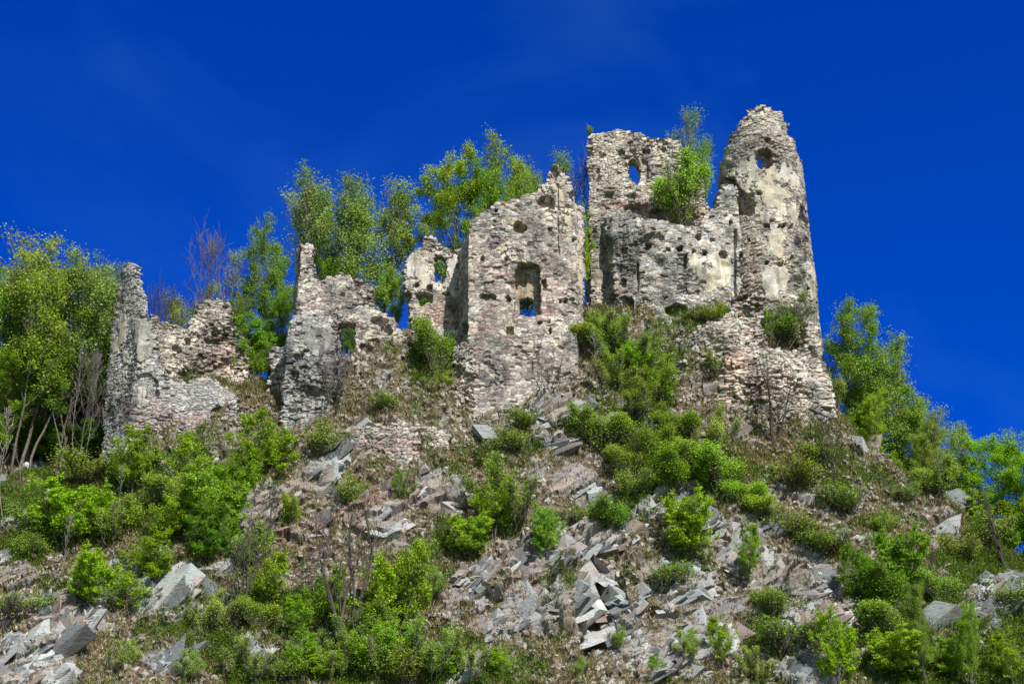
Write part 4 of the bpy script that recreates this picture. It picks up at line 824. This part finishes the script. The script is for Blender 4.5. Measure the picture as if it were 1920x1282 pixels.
 ('maple1', 1298, 915, "bright bush in the middle of the pale slabs", T_, dict(py_base=1060, wide=.72)),
 ('maple2', 1408, 975, "bright upright young tree on the pale slabs", T_, dict(py_base=1110, wide=.55)),
 ('bush0', 1245, 1050, "small dark shrub under the bright slab bush", B_, dict(py_base=1105, wide=1.0)),
 ('bush1', 1440, 1090, "green shrub at the foot of the upright young tree", B_, dict(py_base=1165, wide=.9)),
 ('bush0', 1475, 1150, "dark twiggy shrub above the flat slab at the bottom", B_, dict(py_base=1225, wide=1.0)),
 ('maple2', 1355, 1150, "bright bush below the pale slabs near the bottom", T_, dict(py_base=1262, wide=.75)),
 ('wisp', 1300, 1170, "small twiggy shrub left of the bottom bright bush", B_, dict(py_base=1250, wide=1.0)),
 ('bush1', 1155, 1170, "green sprig shrub at the mouth of the dark cleft", B_, dict(py_base=1215, wide=.7)),
 ('bush2', 1500, 960, "low green shrub on the scree above the right slabs", B_, dict(py_base=1010, wide=1.3)),
 ('bush2', 1560, 985, "weedy shrub right of the scree shrub", B_, dict(py_base=1040, wide=1.5)),
 ('maple0', 1612, 1020, "dark green bush tree left of the bright round one", T_, dict(py_base=1150, wide=.75, tint=(.75,.82,.8))),
 ('maple1', 1702, 985, "bright round bush tree on the right slope", T_, dict(py_base=1130, wide=.72)),
 ('bare2', 1762, 980, "thin bare tree right of the bright round bush tree", 'bare tree', dict(py_base=1130, wide=.5)),
 ('maple0', 1572, 1138, "brightest yellow green bush at the bottom right", T_, dict(py_base=1300, wide=.62, tint=(1.15,1.15,1.1))),
 ('full1', 1720, 1090, "big olive green tree filling the bottom right corner", T_, dict(Y=80.6, wide=.55, tint=(1,1.05,.85))),
 ('full1', 1815, 1130, "second olive green tree right of the big bottom one", T_, dict(Y=80.2, wide=.55, tint=(1,1.05,.85))),
 ('bush1', 1890, 1080, "shrub at the right frame edge above the bottom trees", B_, dict(py_base=1150, wide=1.2)),
 ('maple2', 1900, 1180, "young tree in the extreme bottom right corner", T_, dict(py_base=1300, wide=.8, tint=(.9,.95,.9))),
 ('bush2', 1650, 960, "low shrub on the right scree slope", B_, dict(py_base=1000, wide=1.3)),
]
# bottom thicket and left low shrubs, each one a shrub of its own
k_ = 0
for (px_, pt, pb, lb) in [(470,1190,1290,"leftmost thicket shrub at the bottom, below the forked bare tree"),(560,1175,1290,"thicket shrub at the bottom left of the many stemmed tree's foot"),(640,1190,1300,"thicket shrub at the bottom under the many stemmed leafless tree"),(720,1180,1300,"thicket shrub at the bottom right of the many stemmed tree's foot"),(800,1160,1290,"pale thicket shrub at the bottom below the large green bush tree"),
   (870,1175,1290,"thicket shrub at the bottom where the pale rock begins"),(940,1210,1300,"rightmost thicket shrub at the bottom left of the dark cleft"),(380,1100,1190,"low shrub on the green slope under the left maples"),(480,1110,1190,"low shrub below the yellow green young tree"),(820,1050,1130,"shrub at the right flank of the large green bush tree"),
   (1080,1230,1300,"small shrub at the bottom under the dark cleft"),(1230,1225,1300,"small shrub at the bottom right of the dark cleft"),(1420,1210,1290,"shrub left of the flat slab at the bottom"),(60,1000,1050,"low shrub on the left edge ledge"),(230,1190,1260,"small weedy shrub right of the grey outcrop at the bottom left"),(360,1210,1290,"weedy shrub on the brown bank at the bottom left")]:
    kd = ('wisp', 'maple2', 'wisp', 'bush1', 'wisp')[k_ % 5]; k_ += 1
    PLANTS.append((kd, px_, pt, lb, B_, dict(py_base=min(pb, 1281) , wide=1.0, group='shrubs low on the slope', tint=(1.1, 1.12, 1.0))))
EX = [('bush0',520,1230,1295,"dark green thicket shrub between the two leftmost bottom shrubs"),('maple2',690,1150,1281,"bright young tree in the bottom thicket right under the big green bush tree"),('maple1',600,1215,1290,"bright spreading bush at the bottom edge below the many stemmed tree"),('maple0',830,1200,1290,"bright spreading bush at the bottom edge beside the pale rock"),
 ('bush1',760,1210,1290,"olive shrub at the bottom edge in the middle of the thicket"),('bush0',700,1130,1215,"dark shrub at the foot of the large green bush tree"),('wisp',655,1150,1240,"twiggy shrub wrapped round the many stemmed tree's foot"),
 ('bush1',1640,1110,1200,"olive shrub between the bright round bush tree and the bottom corner trees"),('maple1',1690,1170,1290,"bright spreading bush under the big olive corner tree"),('maple0',1790,1190,1290,"bright spreading bush under the second olive corner tree"),('bush0',1660,1060,1150,"dark shrub between the dark bush tree and the bright round one"),('bush1',1760,1060,1140,"shrub at the foot of the thin bare tree on the right"),
 ('bush1',1100,600,665,"olive shrub in the corner between the hall's right edge and the keep"),('maple2',1195,640,730,"small bright tree at the top of the green gully"),('bush1',1270,760,830,"mid green shrub right of the conical young tree's foot"),('maple2',1330,845,930,"bright young growth among the gully's lower shrubs"),('bush1',1180,830,905,"olive shrub at the lower left of the gully"),
 ('wisp',820,690,740,"twiggy shrub below the round dark green bush"),('bush2',900,700,740,"weedy tuft at the hall's lower left stones"),('maple2',440,840,960,"bright sapling between the two largest left maples"),('bush1',300,880,960,"shrub behind the left maples at the low wall's foot"),
 ('bush1',60,940,1000,"shrub on the left ledge under the pale sapling"),('bush0',20,1110,1160,"dark low shrub by the left edge outcrop"),('maple2',240,1070,1160,"bright sapling under the bright maple bushes on the left"),('bush2',1080,940,990,"weedy shrub on the crag above the dark cleft"),('bush2',1200,880,930,"weedy shrub above the long pale slabs"),
 ('bush1',1590,900,960,"low shrub under the curved leafless tree"),('bush2',1540,820,870,"weedy shrub at the right foot of the battered base"),('bush1',1760,860,935,"shrub on the ridge between the pale sparse tree and the edge tree"),('bush1',1850,960,1020,"shrub on the ridge line left of the dark bare trunk"),('bush2',1800,1000,1050,"low weeds on the ridge line's stony end")]
for kd, px_, pt, pb, lb in EX: PLANTS.append((kd, px_, pt, lb, T_ if kd[0] == 'm' else B_, dict(py_base=min(pb, 1281), wide=1.15)))
for kd, a, b, lb, ct, kw in PLANTS: plant(kd, a, b, lb, ct, **kw)

# ------------------------------------------------------------------ grass, low growth, loose stones
rng = np.random.default_rng(99)
PTf = PT; 
def scatter(n, weight):
    wgt = weight.copy(); wgt[~dense] = 0; vis = (px > -60) & (px < 1980) & (py > 560) & (py < 1330) & (YY < 103.5); wgt[~vis] = 0
    c = np.cumsum(wgt.ravel()); pick = np.searchsorted(c, rng.uniform(0, c[-1], n)); return pick
def blades(base, hgt, col, per=5, name="g", spread=.10, lean=.5, wid=.016):
    n = len(base); b = np.repeat(base, per, 0) + rng.normal(0, spread, (n * per, 3)) * (1, 1, .15); h = np.repeat(hgt, per) * rng.uniform(.5, 1.2, n * per)
    az = rng.uniform(0, 6.28, n * per); side = np.stack([np.cos(az), np.sin(az), 0 * az], -1) * (wid * rng.uniform(.7, 1.6, n * per))[:, None]
    tip = b + np.stack([rng.normal(0, lean, n * per) * h, (rng.normal(0, lean, n * per) - .25) * h, h], -1)
    mid = (b + tip) / 2 + np.stack([0 * h, 0 * h, h * .12], -1)
    v = np.stack([b - side, b + side, mid + side * .8, tip, mid - side * .8], 1).reshape(-1, 3)
    i = np.arange(n * per)[:, None] * 5
    f4 = i + np.array([[0, 1, 2, 4]]); f3 = i + np.array([[4, 2, 3]])
    c = np.repeat(np.repeat(col, per, 0) * rng.uniform(.7, 1.3, (n * per, 1)), 5, 0)
    return mesh_np(name, v, [f4, f3], M_GRASS, c)
flat = PT.reshape(-1, 3)
gn = fbm(XX * .5, T * .5, None, 91, 4)
STRAW = np.array([(.42,.36,.23),(.26,.20,.12),(.17,.11,.07),(.30,.29,.14)]); GR = np.array([(.10,.16,.03),(.14,.20,.04),(.16,.18,.05),(.07,.12,.02)])
tuftz = blobs(px, py, [(430,715,110,26),(500,760,40,40,.6),(700,770,80,25),(1120,600,50,30),(1440,850,120,40,.7),(900,780,40,30,.5),(480,735,60,20)], 16, 19)
pk = scatter(54000, (1 - .80 * rk) * (.04 + sstep(.42, .62, gn) + 2 * tuftz) * (1 - .4 * green))
o = obj("dry_grass", blades(flat[pk] - (0, 0, .03), rng.uniform(.10, .34, len(pk)), STRAW[rng.integers(0, 4, len(pk))], 5, "dry_grass", wid=.02)); tag(o, "straw coloured dry grass and dead stalks over the slope", "grass", kind="stuff")
pk = scatter(50000, (1 - .9 * rk) * (.04 + green ** 1.5) * (.3 + sstep(.3, .6, gn)))
o = obj("green_grass", blades(flat[pk] - (0, 0, .03), rng.uniform(.10, .38, len(pk)), GR[rng.integers(0, 4, len(pk))], 5, "green_grass", wid=.022)); tag(o, "fresh green grass in patches over the slope", "grass", kind="stuff")
# leafy ground cover
pk = scatter(42000, (1 - .8 * rk) * (.02 + green ** 2) * (.1 + sstep(.45, .6, fbm(XX * 1.1, T * 1.1, None, 92, 4))))
base = np.repeat(flat[pk], 7, 0) + np.abs(rng.normal(0, 1, (len(pk) * 7, 3))) * (0, 0, .2) + rng.normal(0, .16, (len(pk) * 7, 3)); n7 = len(base)
a = rng.normal(0, 1, (n7, 3)); a /= np.linalg.norm(a, axis=1)[:, None]; b = np.cross(a, rng.normal(0, .7, (n7, 3)) + (0, -.3, 1)); b /= np.linalg.norm(b, axis=1)[:, None]
s_ = rng.uniform(.03, .075, (n7, 1)); v = np.stack([base - a * s_, base + b * s_ * .7, base + a * s_, base - b * s_ * .7], 1).reshape(-1, 3)
cc_ = np.array([(.10,.175,.02),(.14,.22,.03),(.07,.12,.015)])[rng.integers(0, 3, n7)]
o = obj("ground_cover", mesh_np("ground_cover", v, np.arange(n7 * 4).reshape(-1, 4), M_LEAF, np.repeat(cc_, 4, 0))); tag(o, "low leafy green ground cover among the grass", "ground cover", kind="stuff")
# loose stones
ico = np.array([(0,0,1),(.89,0,.45),(.28,.85,.45),(-.72,.53,.45),(-.72,-.53,.45),(.28,-.85,.45),(.72,.53,-.45),(-.28,.85,-.45),(-.89,0,-.45),(-.28,-.85,-.45),(.72,-.53,-.45),(0,0,-1)])
icf = np.array([(0,1,2),(0,2,3),(0,3,4),(0,4,5),(0,5,1),(1,6,2),(2,7,3),(3,8,4),(4,9,5),(5,10,1),(6,7,2),(7,8,3),(8,9,4),(9,10,5),(10,6,1),(11,7,6),(11,8,7),(11,9,8),(11,10,9),(11,6,10)])
def stones(P, size, name, col):
    n = len(P); v = ico[None] * rng.uniform(.65, 1.25, (n, 12, 1)) * (size[:, None, None] * rng.uniform(.5, 1.2, (n, 1, 3)))
    az = rng.uniform(0, 6.28, n); c, s = np.cos(az)[:, None], np.sin(az)[:, None]
    x = v[..., 0] * c - v[..., 1] * s; y = v[..., 0] * s + v[..., 1] * c; v = np.stack([x, y, v[..., 2]], -1) + P[:, None]
    f = (np.arange(n)[:, None, None] * 12 + icf[None]).reshape(-1, 3)
    return mesh_np(name, v.reshape(-1, 3), f, M_STONE, np.repeat(col, 12, 0))
rub = blobs(px, py, [(1400,700,170,120),(1300,640,80,50),(820,720,90,60),(1100,680,50,60),(660,720,90,60),(1350,850,140,60,.7),(1650,930,120,50,.8),(1560,880,80,50,.6),(880,1140,120,70,.5),(430,790,70,50,.8),(800,860,120,40,.5),(100,1080,100,60,.6),(350,720,80,20,.7),(600,812,60,20,1.6),(700,750,80,30,1.4),(960,790,90,24,1.4),(870,770,24,40,1.5),(1430,820,140,22,1.5),(330,870,100,20,1.4),(1120,700,30,60,1.4),(1290,680,40,60,1.4),(480,790,40,50,1.2)], 30, 17)
pk = scatter(15000, (.12 + rub) * (1 - .75 * rk) * (.25 + sstep(.4, .6, fbm(XX * .9, T * .9, None, 93, 4))))
o = obj("loose_stones", stones(flat[pk], np.minimum(.045 + rng.exponential(.05, len(pk)), .34), "loose_stones", np.array([(.32,.30,.27),(.38,.35,.31),(.24,.19,.16),(.27,.24,.21)])[rng.integers(0, 4, len(pk))] * rng.uniform(.7, 1.2, (len(pk), 1)))); tag(o, "loose rubble stones strewn over the slope below the ruin", "rubble", kind="stuff")
# fractured slabs that make up the crags: angular blocks bedded in the slope along the dip of the strata
def blocks(P, size, ori, name, col, thin):
    n = len(P); th = ori + rng.normal(0, .12, n); tl = rng.normal(.42, .16, n)
    e1 = np.stack([np.cos(th), rng.normal(0, .2, n), np.sin(th)], -1); e1 /= np.linalg.norm(e1, axis=1)[:, None]
    e3 = np.stack([-np.sin(th), -.55 - tl * .9, np.cos(th) * (.9 - tl * .3)], -1); e3 -= (e3 * e1).sum(1)[:, None] * e1; e3 /= np.linalg.norm(e3, axis=1)[:, None]
    e2 = np.cross(e3, e1)
    ex = np.stack([size * rng.uniform(1.0, 2.5, n), size * rng.uniform(.6, 1.1, n), size * thin * rng.uniform(.4, 1.1, n)], -1)
    cs = np.array([(-1,-1,-1),(1,-1,-1),(1,1,-1),(-1,1,-1),(-1,-1,1),(1,-1,1),(1,1,1),(-1,1,1)], float)[None] * rng.uniform(.45, 1.1, (n, 8, 3))
    mid = np.stack([np.zeros((n, 3)) + (0, 0, 1.15), np.stack([rng.uniform(-.4, .4, n), -1.1 + 0 * th, rng.uniform(-.4, .4, n)], -1)], 1) * rng.uniform(.85, 1.1, (n, 2, 1))
    cs = np.concatenate([cs, mid], 1) * ex[:, None]
    v = cs[..., :1] * e1[:, None] + cs[..., 1:2] * e2[:, None] + cs[..., 2:] * e3[:, None] + P[:, None]
    F_ = np.array([(0,2,1),(0,3,2),(4,5,8),(5,6,8),(6,7,8),(7,4,8),(0,1,9),(1,5,9),(5,4,9),(4,0,9),(1,2,6),(1,6,5),(2,3,7),(2,7,6),(3,0,4),(3,4,7)])
    return mesh_np(name, v.reshape(-1, 3), (np.arange(n)[:, None, None] * 10 + F_[None]).reshape(-1, 3), M_ROCK, np.repeat(col, 10, 0))
def rock_material():
    m, N, L = newmat("fractured_rock"); o = N.new("ShaderNodeOutputMaterial"); b = N.new("ShaderNodeBsdfPrincipled"); L.new(b.outputs[0], o.inputs[0])
    b.inputs['Roughness'].default_value = .85; b.inputs['Specular IOR Level'].default_value = .25
    tc = N.new("ShaderNodeTexCoord").outputs['Object']; a = N.new("ShaderNodeAttribute"); a.attribute_name = "Col"
    mp = N.new("ShaderNodeMapping"); mp.inputs['Rotation'].default_value = (0, .7, 0); mp.inputs['Scale'].default_value = (.8, 1, 3.4); L.new(tc, mp.inputs[0])
    n1 = noise(N, L, mp.outputs[0], 3.2, 8, .7, .3); n2 = noise(N, L, tc, .8, 5, .6)
    c = mix(N, L, 1.0, a.outputs['Color'], ramp(N, L, n1, [(.3, .45), (.48, .95), (.7, 1.35)]), 'MULTIPLY')
    c = mix(N, L, 1.0, c, ramp(N, L, n2, [(.38, (.93, 1.0, .98)), (.52, (1, 1, 1)), (.64, (.98, .84, .76))]), 'MULTIPLY')
    L.new(c, b.inputs['Base Color']); L.new(bump(N, L, n1, .6, .08), b.inputs['Normal']); return m
M_ROCK = rock_material()
pk = scatter(5000, np.where(py < 775, sstep(.5, .9, blobs(px, py, ROCK, 10, 3)), 1) * sstep(.5, .8, rock) * (.03 + sstep(.42, .55, fbm(XX * .4, T * .4, None, 95, 3))))
sz = np.minimum(.34 + rng.exponential(.26, len(pk)), 1.6)
ori = .70 + (vnoise(flat[pk][:, 0] * .12, flat[pk][:, 2] * .12, None, 96) - .5) * 1.3
gcol = np.array([(.21,.215,.215),(.27,.275,.27),(.13,.135,.14),(.33,.335,.325),(.20,.165,.145)])
rcol = gcol[np.clip((vnoise(flat[pk][:, 0] * .9, flat[pk][:, 2] * .9, None, 98) * 5 + rng.uniform(-.8, .8, len(pk))).astype(int), 0, 4)] * rng.uniform(.85, 1.15, (len(pk), 1)); rcol[rng.uniform(0, 1, len(pk)) < .10] *= 1.1
rcol = rcol * (1 - redd.ravel()[pk][:, None] * np.array([.12, .28, .32]))
o = obj("rock_outcrops", blocks(flat[pk] + np.array([0, .84, -.57]) * sz[:, None], sz, ori, "rock_outcrops", rcol, .42)); tag(o, kind="structure")
BIG = [(1085,1060,1.7,.9),(1065,1110,1.8,1.0),(1045,1150,1.5,.9),(1130,1080,1.3,2.2),(1150,1120,1.4,2.1),(1180,1160,1.5,.3),(1090,1195,1.7,.5),(1240,1130,1.5,.35),(1200,1080,1.1,.5),(1290,1110,1.3,.3),(820,915,1.3,.7),(790,930,1.0,.5),(850,935,1.1,.9),(700,965,1.4,.7),(740,990,1.1,.5),(925,795,1.3,.3),(1040,790,1.3,1.0),(1075,765,.9,.6),(1010,805,1.0,.3),
 (870,1090,1.0,.8),(1010,1090,1.1,.6),(1440,1100,1.4,.6),(1490,1080,1.5,.6),(1520,1120,1.5,.7),(1475,1140,1.3,.5),(1570,1150,1.2,.6),(1410,1000,1.0,.2),(1370,1030,1.2,1.3),(1490,1275,1.7,.1),(1820,1130,1.2,.5),(1860,1120,1.1,.4),(60,1215,1.8,.6),(110,1180,1.3,.5),(90,1255,1.5,.3),(30,1150,1.1,.4),(250,1115,.9,.3),(170,1110,.9,.6),(480,955,1.2,.2),(600,960,1.3,.5),(560,990,1.3,.4),(1300,950,1.0,.6),(1260,935,.9,.5),(1340,975,1.0,.7),(1640,1055,.9,.3),(1550,1065,.9,.3)]
bp = np.array([ground(a, b) for a, b, c, d in BIG]); bs = np.array([c for a, b, c, d in BIG]); bo = np.array([d for a, b, c, d in BIG])
o = obj("rock_ledges", blocks(bp + np.array([0, .25, -.15]) * bs[:, None], bs * .62, bo, "rock_ledges", gcol[rng.integers(0, 4, len(bp))], .38)); tag(o, kind="structure")
# grass along the wall tops
wt = np.vstack(WALLTOP); keep = (rng.uniform(0, 1, len(wt)) < .30) & (vnoise(wt[:, 0] * 1.1, wt[:, 2] * 1.1, wt[:, 1], 5) > .56); wt = wt[keep]
o = obj("wall_top_grass", blades(wt, rng.uniform(.06, .2, len(wt)), np.vstack([STRAW, GR])[rng.integers(0, 7, len(wt))] * .8, 4, "wall_top_grass", spread=.12)); tag(o, "thin dry grass growing along the broken wall tops", "grass", kind="stuff")
